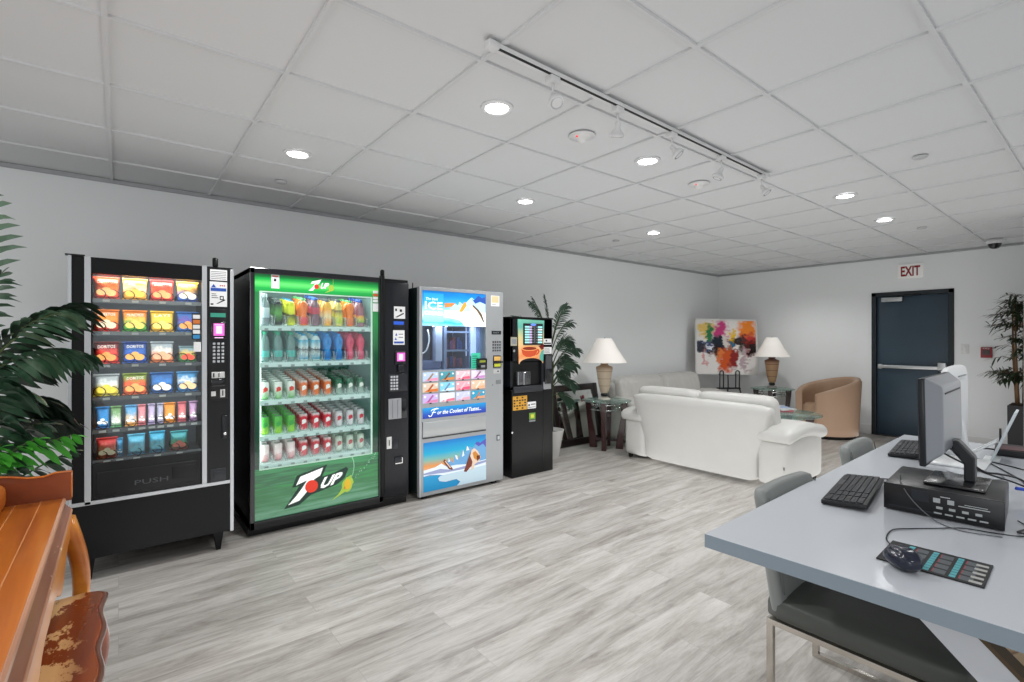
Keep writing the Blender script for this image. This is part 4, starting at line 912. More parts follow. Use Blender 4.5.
f.build('front_sticker', [mat('amber_sticker','#d8a038',.5), INK, WHITE, mat('green_sticker','#7aa848',.5), mat('yellow_sticker','#d8d848',.5), GREYP], cm)
MB().disc(-.0,.45,0,.01,12,th=.006).build('lock', CHROME, cm)

# ================================================================== LOUNGE
LEA = mat('white_leather', '#cdccc8', .38, bump=.06, bscale=90, noise=.04, nscale=5)
LEB = mat('cream_leather', '#c9c7c2', .42, bump=.06, bscale=90, noise=.05, nscale=5)
FEET = mat('sofa_feet', '#1c1a1a', .4)
def loveseat(name, label, loc, rz, L, leather, back_h=.80, pleat=False, D=.92):
    """origin: rear corner on the floor; x along the length, y towards the seat front"""
    t = thing(name, label, 'sofa', loc, rz)
    aw = .31
    def lean(p, z0=.2, k=.10):   # rear shell leans back a little with height
        q = p.copy(); q.y -= max(0, p.z-z0)*k; q.x += (p.x-L/2)/(L/2-aw)*.135*max(0, min(1, (p.z-.25)/.45)); return q
    MB().puff(aw-.01, L-aw+.01, .02, .20, .035, back_h-.05, r=.06, puff=.008, n=10, fn=lambda p: lean(p)).build('back_shell', leather, t)
    for s in (0, 1):
        ax0, ax1 = (0, aw+.01) if s == 0 else (L-aw-.01, L)
        m = MB().puff(ax0+.02, ax1-.005 if s == 0 else ax1-.02, .03, D-.06, .035, .50, r=.05, puff=.015, n=8, fn=lambda p: Vector((p.x, p.y, p.z-.045*max(0,1-p.y/.45)*max(0,p.z-.1)/.36))); 
        arm = m.build('arm', leather, t)
        def fn(p, s=s):
            q = p.copy(); q.z += -.035*((p.y/D))**2*2 + .012*math.sin(p.y*6) - .004 - .055*max(0, 1-p.y/.45)
            return q
        ox0, ox1 = (-.03, aw+.01) if s == 0 else (L-aw-.01, L+.02)
        MB().puff(ox0, ox1, -.0, D-.02, .475, .60, r=.06, puff=.008, n=10, fn=fn).build('arm_pad', leather, arm)
    n = 2; cw = (L-2*aw)/n
    for k in range(n):
        a = aw + cw*k
        MB().puff(a+.004, a+cw-.004, .17, D, .22, .44, r=.06, puff=.025, n=9).build('seat_cushion', leather, t)
        def fb(p):
            q = p.copy(); q.y += (back_h-p.z)*.22 - .04
            if pleat: q.y += .008*math.sin(p.x*60)*max(0, min(1, (p.z-.5)*5))
            return q
        MB().puff(a-.13 if k == 0 else a+.001, a+cw-.001 if k == 0 else a+cw+.13, .08, .30, .42, back_h+.025, r=(.10 if pleat else .07), puff=.008, n=12 if not pleat else 26, fn=fb).build('back_cushion', leather, t)
    MB().puff(aw-.02, L-aw+.02, .1, D-.05, .07, .30, r=.04, puff=.0, n=5).build('seat_base', leather, t)
    for (x, y) in ((.08,.08),(L-.08,.08),(.08,D-.14),(L-.08,D-.14)):
        MB().lathe([(.022,0),(.028,.035),(.03,.045)], c=(x,y,0), seg=12).build('foot', FEET, t)
    return t
# near loveseat: back to the camera side, front towards +X.  length axis along -Y
s1 = loveseat('loveseat', 'white leather two-seat sofa seen from behind in the middle of the room', (4.56, 3.685, 0), -PI/2, 1.84, LEA, D=.88)
MB().box(1.84-.06,1.84-.05,.018,.03,.2,.225).build('care_tag', mat('tag_grey','#77797a',.6), s1)
s2 = loveseat('loveseat', 'cream leather sofa against the left wall behind the white one', (7.42, 4.53, 0), PI, 2.28, LEB, back_h=.82, pleat=True, D=.80)

# ---- lamps
SHADE = mat('lamp_shade_linen', '#ece8e2', .8, emis='#fff4e6', es=.10, bump=.05, bscale=200)
def table_lamp(label, loc, cream, band, foot, R, zt):
    t = thing('table_lamp', label, 'lamp', loc)
    h = zt - loc[2]
    sh0, sh1 = h-.30, h
    MB().lathe([(R,sh0),(R*.62,sh0+.16),(R*.33,sh1),(R*.32,sh1),(R*.61,sh0+.158),(R*.985,sh0)], seg=40, cap=False).build('lamp_shade', SHADE, t)
    MB().lathe([(.0,0),(.075,0),(.075,.018),(.055,.03),(.03,.04),(0,.04)], seg=28, cap=False).build('base', mat('lamp_base_'+foot, foot, .35), t)
    MB().lathe([(.028,.04),(.045,.05),(.045,.075),(.028,.085)], seg=24).build('foot_knob', BLACKG, t)
    hb = sh0 - .02
    MB().lathe([(.045,.085),(.052,.10),(.075,.20),(.098,hb-.09),(.105,hb-.05),(.10,hb-.035),(.06,hb-.02),(.045,hb-.005),(.055,hb+.015),(.03,hb+.025)], seg=32).build('body', ramp_mat('lamp_ceramic_'+cream, [(0,cream),(.22,cream),(.235,band),(.25,cream),(.45,cream),(.465,band),(.48,cream),(.68,cream),(.70,band),(.72,cream),(.86,band),(1,band)], 'Z', .5, warp=.02), t)
    MB().tube([(0,0,hb),(0,0,sh1-.04)], .006).build('stem', CHROME, t)
    f = MB()
    for a in range(3): f.tube([(0,0,sh1-.03),(R*.32*math.cos(a*2.1),R*.32*math.sin(a*2.1),sh1-.004)], .002, 5)
    f.lathe([(.008,0),(.012,.01),(.004,.025)], c=(0,0,sh1-.01), seg=10); f.build('shade_spider', CHROME, t)
    return t
CHERRY = mat('cherry_lacquer', '#340d10', .2, coat=.6, noise=.3, nscale=6)
CHERD = mat('dark_cherry', '#241012', .25, coat=.5)
TGL = clear_mat('table_glass', '#dcefe8', .12, .02, body=.08, bodycol='#a0b4b0')
def glass_table(name, label, cat, loc, R, h, rot, leg_m, legs=4):
    t = thing(name, label, cat, loc, rot)
    MB().lathe([(0,h-.012),(R-.004,h-.012),(R,h-.006),(R-.004,h),(0,h)], seg=48, cap=False).build('glass_top', TGL, t)
    for k in range(legs):
        M = Matrix.Rotation(2*PI*k/legs, 4, 'Z')
        r0, r1 = R*.62, R*.80
        poly = [(r0-.075,0),(r0+.02,0),(r0+.035,h*.35),(r1+.01,h*.8),(r1+.02,h-.013),(r1-.055,h-.013),(r0-.01,h*.6),(r0-.05,h*.3)]
        MB().prism(poly, -.028, .028, M=M).build('leg', leg_m, t, bevel=.004)
    f = MB()
    for k in range(legs):
        M = Matrix.Rotation(2*PI*k/legs, 4, 'Z'); f.box(.0, R*.6, -.02, .02, .09, .12, M=M)
    f.build('stretcher', CHERD, t)
    f = MB(); 
    for zz in (h-.045, h-.11): f.tube([(R*.66*math.cos(2*PI*a/36), R*.66*math.sin(2*PI*a/36), zz) for a in range(36)], .007, 6, close=True)
    for k in range(legs*2):
        a = PI*k/legs; f.tube([(R*.66*math.cos(a+.2),R*.66*math.sin(a+.2),h-.045),(R*.5*math.cos(a+.1),R*.5*math.sin(a+.1),h-.08),(R*.66*math.cos(a),R*.66*math.sin(a),h-.11)], .006, 6)
        f.lathe([(.018,h-.03),(.018,h-.0125)], c=(R*.66*math.cos(a),R*.66*math.sin(a),0), seg=10)
    f.build('metal_ring', CHROME, t)
    return t
glass_table('end_table', 'round glass side table with dark red legs beside the white sofa arm', 'side table', (4.78,4.09,0), .305, .60, .55, CHERRY)
glass_table('end_table', 'round glass side table with black legs in the far corner', 'side table', (7.95,3.47,0), .31, .60, .3, CHERD)
glass_table('coffee_table', 'low round glass coffee table with dark red legs before the tan chair', 'coffee table', (6.37,2.76,0), .52, .45, .4, CHERRY)
table_lamp('white-shaded table lamp with cream ribbed base, left of the white sofa', (4.775,4.12,.6005), '#cbb9a2', '#a08468', '#d8d2c6', .275, 1.37)
table_lamp('white-shaded table lamp with tan striped base in the far corner', (8.0,3.495,.6005), '#b08a68', '#5c3428', '#8c8a86', .25, 1.39)
# magazines on the coffee table
for k, (dx, dy, rz, cc, lb) in enumerate([(.0,.0,.2,'#c84a5c','red-edged magazine under the others on the glass coffee table'),(.01,-.01,.5,'#e4e8ee','pale magazine between the others on the glass coffee table'),(-.01,.01,.1,'#9db4dc','pale blue magazine on top of the small stack on the coffee table')]):
    t = thing('magazine', lb, 'magazine', (6.62+dx,2.80+dy,.4505+.016*k), rz-.9, 'magazines stacked on the coffee table')
    MB().box(-.11,.11,-.145,.145,0,.0155,bev=.002).build('pages', mat('mag_pages'+cc, '#dcdcdc' if k else '#c86470', .5), t)
    f = MB(); f.box(-.111,.111,-.146,.146,.0152,.0158); f.build('cover', ramp_mat('mag_cover'+cc, [(0,cc),(.6,cc),(.7,'#f0f0f0'),(1,cc)], 'Y', .3), t)

# ---- leaning mirror
mr = thing('leaning_mirror', 'dark wooden framed mirror leaning on the wall behind the side table', 'mirror', (4.67, 4.42, 0))
MR = Matrix.Rotation(-math.radians(10), 4, 'X')
mw, mh = .86, .78
f = MB()
for a in [(-mw/2,mw/2,0,.085),(-mw/2,mw/2,mh-.085,mh)]: f.box(a[0],a[1],-.015,.02,a[2],a[3],bev=.006,M=MR)
for a in [(-mw/2,-mw/2+.085),(mw/2-.085,mw/2)]: f.box(a[0],a[1],-.016,.019,0,mh,bev=.006,M=MR)
f.build('frame', mat('espresso_wood','#1d1413',.3,coat=.4), mr)
MB().box(-mw/2+.08,mw/2-.08,.0,.006,.08,mh-.08,M=MR).build('mirror_glass', mat('mirror_silver','#e4e6e2',.02,1), mr)

# ---- painting on easel
pa = thing('easel', 'black metal easel with curled hooks holding the abstract painting', 'easel', (7.79, 4.135, 0), math.radians(-38))
f = MB()
for x in (-.19, -.09): pass
def hook(x):
    return [(x-.03,-.05,.55),(x-.03,-.055,.80),(x-.025,-.055,.835),(x,-.055,.85),(x+.025,-.055,.835),(x+.03,-.055,.80),(x+.03,-.05,.55)]
for x in (-.09, .17): f = MB(); f.tube(smooth_pts(hook(x),5), .009, 8); f.build('hook', DARKP, pa)
for (x, y, x2, y2) in ((-.12,-.05,-.30,-.16),(.20,-.05,.34,-.16),(.04,.0,.04,.26)):
    MB().tube([(x2,y2,.0),(x,y,.56)], .011, 8).build('leg', DARKP, pa)
f = MB(); f.box(-.14,.22,-.06,.03,.55,.57); f.box(-.12,.2,-.05,-.0,.775,.783); f.tube([(.04,0,.56),(.04,.03,1.3)], .01, 8); f.build('crossbar', DARKP, pa)
pt = thing('abstract_painting', 'square abstract painting of orange, red and green blooms in silver frame', 'painting', (7.79, 4.135, .782), math.radians(-38))
MP = Matrix.Rotation(math.radians(1.2), 4, 'Y') @ Matrix.Rotation(math.radians(-4), 4, 'X')
s_ = .51
f = MB(); fw = .022
f.box(-s_, s_, -.04, -.005, 0, fw, M=MP); f.box(-s_, s_, -.04, -.005, .91-fw, .91, M=MP); f.box(-s_, -s_+fw, -.04, -.005, 0, .91, M=MP); f.box(s_-fw, s_, -.04, -.005, 0, .91, M=MP)
f.build('frame', mat('silver_frame','#dcdbd8',.35,.2), pt)
MB().box(-s_+fw-.002, s_-fw+.002, -.028, -.01, fw-.002, .91-fw+.002, M=MP).build('canvas', abstract_mat(), pt)

# ---- tan barrel chair
tc_ = thing('barrel_chair', 'tan leather barrel armchair near the dark door', 'armchair', (7.83, 2.67, 0), math.radians(-38)); tc_.scale = (.88,.88,1)   # local +x is the back side
TAN = mat('tan_leather', '#a88a72', .42, bump=.05, bscale=80, noise=.06, nscale=4)
def barrel(inner, outer, leather, name):
    m = MB(); n = 46; rows = []
    for i_ in range(n+1):
        a = -PI*.80 + 2*PI*.80*i_/n       # 0 = back
        k = abs(a)/(PI*.80)
        top = .83 - .22*(k**1.6)
        ring = []
        for (u, w) in [(0,0),(0,.15),(0,.5),(0,.85),(0,.95),(.25,1),(.75,1),(1,.95),(1,.85),(1,.5),(1,.15),(1,0)]:
            r = outer + (inner-outer)*u
            z = .045 + (top-.045)*w
            r += (.05*(w) if u < .5 else .02*w)*(1-.5*k)
            ring.append(m.bm.verts.new((r*math.cos(a)*1.02, r*math.sin(a), z)))
        rows.append(ring)
    for A_, B_ in zip(rows, rows[1:]):
        for q in range(len(A_)-1):
            fc = m.bm.faces.new([A_[q],A_[q+1],B_[q+1],B_[q]]); fc.smooth = True
        m.bm.faces.new([A_[-1],A_[0],B_[0],B_[-1]])
    m.bm.faces.new(rows[0]); m.bm.faces.new(rows[-1][::-1])
    return m.build(name, leather, tc_)
barrel(.33, .415, TAN, 'shell')
MB().lathe([(.0,.05),(.33,.05),(.335,.30),(.33,.41),(.30,.445),(.0,.46)], seg=40, cap=False).build('seat_cushion', TAN, tc_)
MB().lathe([(0,0),(.38,0),(.39,.05),(0,.05)], seg=40, cap=False).build('plinth', FEET, tc_)

# ================================================================== PLANTS
def leaf(m, base, d, up, L, w, droop=.3, mi=0, fold=.15, n=4):
    """a lanceolate leaflet with a folded midrib"""
    d = d.normalized(); side = d.cross(up); 
    if side.length < 1e-4: side = Vector((1,0,0))
    side.normalize(); nrm = side.cross(d)
    P = []
    for k in range(n+1):
        t = k/n; p = base + d*L*t + Vector((0,0,-1))*droop*L*t*t
        ww = w*(math.sin(PI*min(1,.10+.86*t)**1.15)**.75)*.5 if k < n else 0
        P.append((p - side*ww - nrm*ww*fold, p, p + side*ww - nrm*ww*fold))
    vs = [[m.bm.verts.new(q) for q in tri] for tri in P[:-1]]; tip = m.bm.verts.new(P[-1][1])
    for A_, B_ in zip(vs, vs[1:]):
        for q in range(2):
            f = m.bm.faces.new([A_[q],A_[q+1],B_[q+1],B_[q]]); f.smooth = True; f.material_index = mi
    for q in range(2):
        f = m.bm.faces.new([vs[-1][q],vs[-1][q+1],tip]); f.smooth = True; f.material_index = mi
def frond(m, stem, start, end, sag, n, L, w, mi=0, fan=.8, droop=.35, tipfan=True, s0=.25, hang=-.35, roll=.8):
    a, b = Vector(start), Vector(end); pts = []
    for k in range(17):
        t = k/16; p = a.lerp(b, t) + Vector((0,0,1))*sag*4*t*(1-t); pts.append(p)
    stem.tube([tuple(p) for p in pts], [.006*(1-.75*k/16)+.001 for k in range(17)], 6)
    for k in range(n):
        t = s0 + (1-s0)*k/(n-1); i_ = min(15, int(t*16)); fr = t*16-i_
        p = pts[i_].lerp(pts[i_+1], fr); d = (pts[i_+1]-pts[i_]).normalized()
        side = d.cross(Vector((0,0,1))).normalized(); ll = L*(math.sin(PI*(.18+.72*((t-s0)/(1-s0))))**.7)
        for s in (-1, 1):
            nr = side.cross(d).normalized(); sv = (side*math.cos(roll) + nr*math.sin(roll))*s
            dd = d*(fan+.5*t) + sv*(.95-.35*t) + Vector((0,0,hang+random.uniform(-.1,.1)))
            up = d.cross(sv).normalized() + Vector((random.uniform(-.45,.45), random.uniform(-.45,.45), random.uniform(-.3,.5)))
            leaf(m, p, dd, up, ll*random.uniform(.88,1.08), w, droop*random.uniform(.7,1.3), mi)
    if tipfan: leaf(m, pts[-1], (pts[-1]-pts[-2]), Vector((0,0,1)), L*.6, w, droop, mi)
POT = mat('white_planter', '#d6d5d2', .45); SOIL = mat('potting_soil', '#2a221c', .95, noise=.4, nscale=60)
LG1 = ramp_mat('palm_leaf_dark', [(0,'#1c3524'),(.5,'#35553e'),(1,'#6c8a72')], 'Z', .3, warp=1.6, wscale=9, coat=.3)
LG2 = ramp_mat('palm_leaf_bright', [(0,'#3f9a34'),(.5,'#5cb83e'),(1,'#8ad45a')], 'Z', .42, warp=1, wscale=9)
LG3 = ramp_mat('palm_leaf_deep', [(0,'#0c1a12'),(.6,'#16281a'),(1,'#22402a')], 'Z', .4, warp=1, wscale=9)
STEM = mat('palm_stem', '#4c5a34', .6, noise=.3, nscale=20)
# left palm
random.seed(11)
lp = thing('potted_palm', 'large artificial palm with dark and bright green fronds at the left edge', 'plant', (-.56, 3.02, 0))
MB().lathe([(.12,0),(.14,.02),(.17,.30),(.175,.32),(.155,.32),(.15,.27),(0,.27)], seg=28, cap=False).build('planter', POT, lp)
MB().lathe([(0,.272),(.15,.272),(.15,.26)], seg=24, cap=False).build('soil', SOIL, lp)
fo, st = MB(), MB()
T0 = Vector((0,0,.28))
for (a, z) in ((-.03,1.1),(.02,1.25),(.05,.95)): st.tube([(a*.5,0,.27),(a,.01,.7),(a*1.3,0,z)], [.016,.013,.009], 8)
# (start, end, sag, n, length, width, material) in the plant's own frame
F = [((.06,-.02,1.25),(.13,-.05,1.93),.02,10,.24,.020,0,.0), ((.04,0,1.2),(.16,.0,1.62),.03,8,.16,.02,0,.0),
     ((.02,-.05,1.05),(.45,-.12,1.50),.10,16,.16,.022,2,-.2), ((.02,-.05,1.1),(.40,-.14,1.47),.09,13,.14,.022,0,-.1),
     ((.02,-.05,1.05),(.46,-.06,1.28),.12,14,.13,.025,0,-.7), 
     ((.03,0,.85),(.25,-.12,1.14),.10,8,.16,.032,0,-.5), ((.03,0,.85),(.18,-.12,1.19),.06,8,.14,.030,0,-.3),
     ((.03,.05,.8),(.35,.04,1.05),.14,12,.16,.030,2,-.6), ((.0,.1,.9),(.28,.14,1.24),.10,12,.16,.028,2,-.4), ((.0,.05,.8),(.37,.10,.98),.08,11,.15,.03,2,-.6), ((0,.05,.8),(.22,.1,1.08),.1,10,.15,.03,2,-.5),
     ((.03,-.1,.7),(.31,-.16,1.00),.06,9,.12,.028,0,-.6), ((.0,-.1,.75),(.22,-.2,1.03),.06,8,.12,.028,0,-.5),
     ((.05,-.1,.75),(.40,-.12,.93),.03,8,.10,.026,1,-.8), ((.05,-.12,.7),(.29,-.2,.94),.03,8,.10,.026,1,-.8), ((.0,-.15,.65),(.19,-.22,.92),.03,8,.10,.026,1,-.7),
     ((.02,-.05,.6),(.39,-.06,.85),.02,8,.09,.026,0,-.8), ((.0,-.15,.6),(.24,-.22,.83),.02,8,.10,.028,0,-.6)]
for (s, e, sg, n, L_, w_, mi, hg) in F: frond(fo, st, s, e, sg, n, L_, w_*1.3, mi, droop=.45, hang=hg)
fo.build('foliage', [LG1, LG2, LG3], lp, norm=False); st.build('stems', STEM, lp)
# palm behind the coffee machine
random.seed(5)
cp = thing('potted_palm', 'dark green feathery palm in a white planter behind the coffee machine', 'plant', (3.93, 4.20, 0))
MB().lathe([(.09,0),(.095,.01),(.15,.30),(.155,.31),(.135,.31),(.13,.27),(0,.27)], seg=4*7, cap=False).build('planter', POT, cp)
MB().lathe([(0,.272),(.13,.272),(.13,.26)], seg=24, cap=False).build('soil', SOIL, cp)
fo, st = MB(), MB()
for (a, z) in ((-.03,1.3),(.03,1.1)): st.tube([(a*.5,0,.27),(a,.01,.7),(a*1.3,0,z)], [.018,.014,.009], 8)
for (s, e, sg) in [((-.02,-.02,1.25),(-.36,-.06,1.76),.10),((-.02,-.02,1.3),(-.18,-.1,1.82),.06),((.0,-.02,1.3),(.10,-.15,1.74),.08),((.0,0,1.2),(.22,-.12,1.55),.10),((.0,-.02,1.0),(.26,-.18,1.22),.10),((.0,-.02,.9),(.20,-.2,1.05),.09),
                   ((-.02,0,1.2),(-.5,.05,1.6),.1),((0,-.02,.8),(.16,-.22,.82),.08),((0,0,.8),(.25,-.05,.98),.08),((0,-.05,1.1),(.05,-.3,1.3),.1),((0,-.05,.85),(.0,-.28,.9),.08),((0,-.03,.7),(.14,-.2,.62),.06),((0,0,1.1),(.30,-.02,1.32),.12),((-.02,-.04,1.3),(-.30,-.04,1.80),.03),((0,0,.95),(.30,.0,1.08),.1),((0,0,1.25),(.2,.02,1.68),.08)]:
    frond(fo, st, s, e, sg, 24, .15, .014, 0, droop=.35, hang=-.1, roll=random.uniform(.6,1.2), fan=.6)
fo.build('foliage', [mat('areca_leaf','#34503f',.45,noise=.5,nscale=14)], cp, norm=False); st.build('stems', STEM, cp)
# bamboo by the far wall
random.seed(9)
bp_ = thing('bamboo_plant', 'artificial bamboo with thin brown canes in a dark square pot at right', 'plant', (7.92, .745, 0))
f = MB(); f.prism([(-.11,0),(.11,0),(.155,.62),(-.155,.62)], -.11, .11); f.build('planter', mat('dark_planter','#3a3a3c',.5), bp_, bevel=.004)
f = MB(); f.box(-.13,.13,-.10,.10,.60,.632,bev=.01); f.build('soil', SOIL, bp_)
fo, st = MB(), MB()
for (x, y, tx, ty) in ((-.05,.03,-.06,.05),(.03,-.02,.02,-.03),(.0,.05,.03,.08),(.06,.0,.08,.0)): st.tube([(x,y,.62),(tx,ty,1.2),(tx*1.1,ty*1.1,1.8)], [.013,.011,.006], 7)
for k in range(150):
    z = random.choice([random.uniform(.92,1.02), random.uniform(1.12,1.35), random.uniform(1.35,1.85), random.uniform(1.5,1.8)])
    a = random.uniform(0, 2*PI); rr = .27 - .16*max(0, (z-1.4))
    b0 = Vector((random.uniform(-.05,.05), random.uniform(-.03,.08), z-.03)); b1 = b0 + Vector((math.cos(a)*rr*random.uniform(.5,1), math.sin(a)*rr*random.uniform(.5,1), random.uniform(-.02,.08)))
    st.tube([b0, b0.lerp(b1,.5)+Vector((0,0,.03)), b1], .0022, 4)
    for q in range(9):
        t = .35+.65*q/8; p = b0.lerp(b1, t) + Vector((0,0,.03*(1-abs(2*t-1))))
        dd = (b1-b0).normalized() + Vector((random.uniform(-.9,.9), random.uniform(-.9,.9), random.uniform(-.5,.3)))
        leaf(fo, p, dd, Vector((0,0,1)), random.uniform(.08,.13), .018, .4, 0, n=3)
fo.build('foliage', [mat('bamboo_leaf','#2c3d24',.5,noise=.5,nscale=12)], bp_, norm=False); st.build('canes', mat('bamboo_cane','#7a5a3c',.5,noise=.3,nscale=20), bp_)

# ================================================================== DESK
dk = thing('computer_desk', 'long white desk with slanted legs holding computers at right', 'desk', (0,0,0))
DW = mat('white_laminate', '#bcc0c6', .22, coat=.3); DE = mat('desk_edge', '#818e98', .4)
top = MB().prism([(1.422,.822),(3.9,.893),(3.96,-.60),(1.478,-.62)], .708, .75, plane='XY').build('tabletop', [DW], dk, bevel=.002)
eb = MB().prism([(1.4205,.822),(1.4225,.8225),(1.4785,-.62),(1.4765,-.62)], .7085, .7485, plane='XY').build('edge_band', [DE], top)
def dleg(x, name='leg'):
    # slanted panel seen face-on from the desk end, with a second one crossing it
    t_ = .05
    l1 = MB().prism([(.362,.708),(.255,.708),(-.505,0),(-.398,0)], x, x+t_, plane='YZ').build(name, [DW], dk)
    MB().prism([(.2548,.7075),(.240,.7075),(-.520,0),(-.5052,0)], x-.001, x+t_+.001, plane='YZ').build('leg_edge_strip', mat('brown_edge','#4a3a26',.5), l1)
    l2 = MB().prism([(-.62,.708),(-.51,.708),(.24,.0),(.13,0)], x+.06, x+.11, plane='YZ').build(name, [DW], dk)
dleg(1.53); dleg(3.7)

# ---- desk chairs (gray leather, chrome sled frame).  origin under seat centre, faces -Y
GL = mat('grey_leather_shaded', '#4c4f4b', .45, bump=.05, bscale=90, noise=.06, nscale=6)  # seat leather: the shade beneath the desk is put into this darker grey
GL2 = mat('grey_leather_back', '#7c807e', .45, bump=.05, bscale=90, noise=.05, nscale=6)
def desk_chair(label, loc, rz=0):
    t = thing('desk_chair', label, 'chair', loc, rz, 'grey chairs at the long white desk')
    w = .225
    MB().puff(-w, w, -.57, -.0, .315, .40, r=.028, puff=.008, n=8).build('seat', GL, t)
    def fb(p):
        q = p.copy(); q.y += (p.z-.34)*.16 + .03*(p.x/w)**2*-1*.4
        return q
    bk = MB().puff(-w, w, -.065, -.005, .322, .782, r=.024, puff=.004, n=10, fn=fb).build('backrest', GL2, t)
    f = MB(); 
    for s in (-1, 1):
        pts = [fb(Vector((s*(w-.012), -.068, .42+.34*k/8))) for k in range(9)]
        f.tube(pts, .003, 5)
    f.build('piping', mat('grey_piping','#5c6160',.5), bk)
    for s in (-1, 1):
        x = s*(w-.012); a = .011
        f = MB(); f.box(x-a, x+a, -.55, -.006, 0, .02); f.box(x-a, x+a, -.55, -.006, .295, .315); f.box(x-a, x+a, -.028, -.006, .0201, .2949); f.box(x-a, x+a, -.55, -.528, .0201, .2949)
        f.build('leg', mat('polished_steel','#cfcac2',.18,.9), t)
    for yy in (-.53, -.03): MB().box(-w+.024, w-.024, yy, yy+.02, .295, .314).build('seat_frame', _M['polished_steel'], t)
    return t
ch = desk_chair('grey leather chair with chrome legs pushed under the near desk corner', (2.115, .852, 0))
dup(ch, (3.22, .93, 0), rz=.04, label='grey leather chair behind the far end of the desk, only its backrest visible')

# ---- keyboards
KD = mat('keyboard_black', '#18191c', .45); KK = mat('key_caps', '#26282c', .4)
def keyboard(label, loc, rz):
    t = thing('keyboard', label, 'keyboard', loc, rz, 'black keyboards on the white desk')
    M = Matrix.Rotation(math.radians(4), 4, 'X')
    MB().box(-.23,.23,-.07,.07,.002,.018,bev=.004,M=M).build('case', KD, t)
    f = MB()
    for r_ in range(6):
        y0 = -.058+.0195*r_
        x = -.222
        while x < .212:
            ww = .0165
            if r_ == 0 and -.12 < x < -.02: ww = .1
            if .075 < x < .083 or .142 < x < .150: x += .008; continue
            f.box(x, x+ww-.0025, y0, y0+.0165, .017, .0235, M=M); x += ww+.0025
    f.build('keys', KK, t)
    f = MB(); f.box(-.2,-.17,.05,.062,-.004,.004,M=M); f.box(.17,.2,.05,.062,-.004,.004,M=M); f.build('foot', KD, t)
    return t
def turned(rz): return rz
kb = keyboard('black keyboard on the desk nearest the computer box', (2.243,.668,.755), math.radians(8.5)+PI)
dup(kb, (3.33,.735,.755), rz=math.radians(7)+PI, label='black keyboard at the far end of the desk behind the monitor')

# ---- mouse and pad
pd = thing('mouse_pad', 'black shortcut-chart mouse pad with teal and red printed blocks', 'mouse pad', (1.715,.329,.7505), math.radians(2))
MB().box(-.09,.09,-.108,.108,0,.004,bev=.0015).build('pad', mat('pad_black','#1a1b1d',.6), pd)
f = MB()
for c_ in range(3):
    y1_ = .055-.052*c_
    for r_ in range(8):
        x = -.08+.02*r_
        f.box(x, x+.016, y1_-.004, y1_+.008, .004, .0046, mi=0)
    for r_ in range(4):
        x = -.08+.04*r_
        f.box(x, x+.03, y1_-.036, y1_-.012, .004, .0044, mi=1); f.box(x+.002, x+.03, y1_-.012, y1_-.0095, .004, .0046, mi=2)
for k in range(5): f.box(-.08+.033*k, -.066+.033*k, -.102, -.078, .004, .0046, mi=3); 
for k in range(3): f.box(-.07+.05*k,-.04+.05*k,.085,.09,.004,.0046,mi=2 if k else 4)
f.build('printed_chart', [mat('teal_print','#4fa0a8',.6), mat('dim_grey','#50565a',.6), mat('dull_red','#8c3a44',.6), mat('pale_grey','#a8a8a4',.6), mat('dull_yellow','#a0a040',.6)], pd)
ms = thing('computer_mouse', 'dark navy computer mouse on the corner of the shortcut pad', 'mouse', (1.612,.372,.7552), math.radians(48))
def mf(p):
    q = p.copy(); k = (p.x+.055)/.11; q.z = p.z*(.55+.55*math.sin(PI*min(1,max(0,.15+.6*(1-k))))) ; q.y *= 1-.12*math.cos(PI*k*2); return q
MB().puff(-.043,.043,-.029,.029,0,.042,r=.019,puff=.005,n=10,fn=mf).build('shell', mat('navy_plastic','#141a2c',.25,coat=.3), ms)
MB().lathe([(.004,-.004),(.009,-.003),(.009,.003),(.004,.004)], seg=14, M=Matrix.Translation((.026,0,.029)) @ Matrix.Rotation(PI/2,4,'X')).build('scroll_wheel', DARKP, ms)

# ---- small computer, monitor on it
pc = thing('desktop_computer', 'flat black desktop computer box lying under the near monitor', 'computer', (2.15,.395,.75), math.radians(4.5))
MB().box(0,.33,-.152,.152,.004,.094,bev=.004).build('case', mat('pc_black','#17181a',.32,.2), pc)
MB().box(-.006,.004,-.153,.153,.004,.095,bev=.002).build('front_panel', mat('pc_front','#121316',.35), pc)
f = MB()   # printed marks on the front (faces -x)
def fq(y0,y1,z0,z1,mi=0): f.box(-.0068,-.0058,y0,y1,z0,z1,mi=mi)
fq(-.025,.0,.075,.078); fq(-.12,-.045,.055,.058); fq(-.115,-.06,.062,.064)
for k,(a,b_) in enumerate([(.0,.018),(-.035,-.018)]): fq(a,b_,.055,.07)
for k in range(4): fq(-.006-.032*k, .010-.032*k, .035, .043)
for k in range(5): fq(-.004-.028*k, .016-.028*k, .018, .023)
f.build('port_markings', mat('port_print','#a4a8aa',.5), pc)
f = MB(); f.box(-.0068,-.0058,.03,.075,.05,.085); f.box(-.0068,-.0058,.01,.14,.016,.02); f.build('badge', mat('pc_badge','#2e3136',.3,.4), pc)
for (x,y) in ((.03,-.13),(.03,.13),(.3,-.13),(.3,.13)): MB().lathe([(.01,0),(.01,.005)], c=(x,y,0), seg=10).build('foot', DARKP, pc)

mo = thing('computer_monitor', 'black flat monitor standing on the desktop computer, seen from its back', 'monitor', (2.345,.385,.845), math.radians(2.6))
f = MB(); f.box(-.13,.09,-.085,.075,0,.010,bev=.004); f.build('base', mat('stand_black','#1a1b1e',.22,coat=.4), mo)
f = MB(); f.prism([(-.05,.009),(-.02,.009),(-.02,.07),(.012,.11),(.012,.15),(-.005,.15),(-.05,.095)], -.028, .028, plane='YZ'); f.build('stand_neck', mat('neck_black','#24262a',.3), mo, bevel=.005)
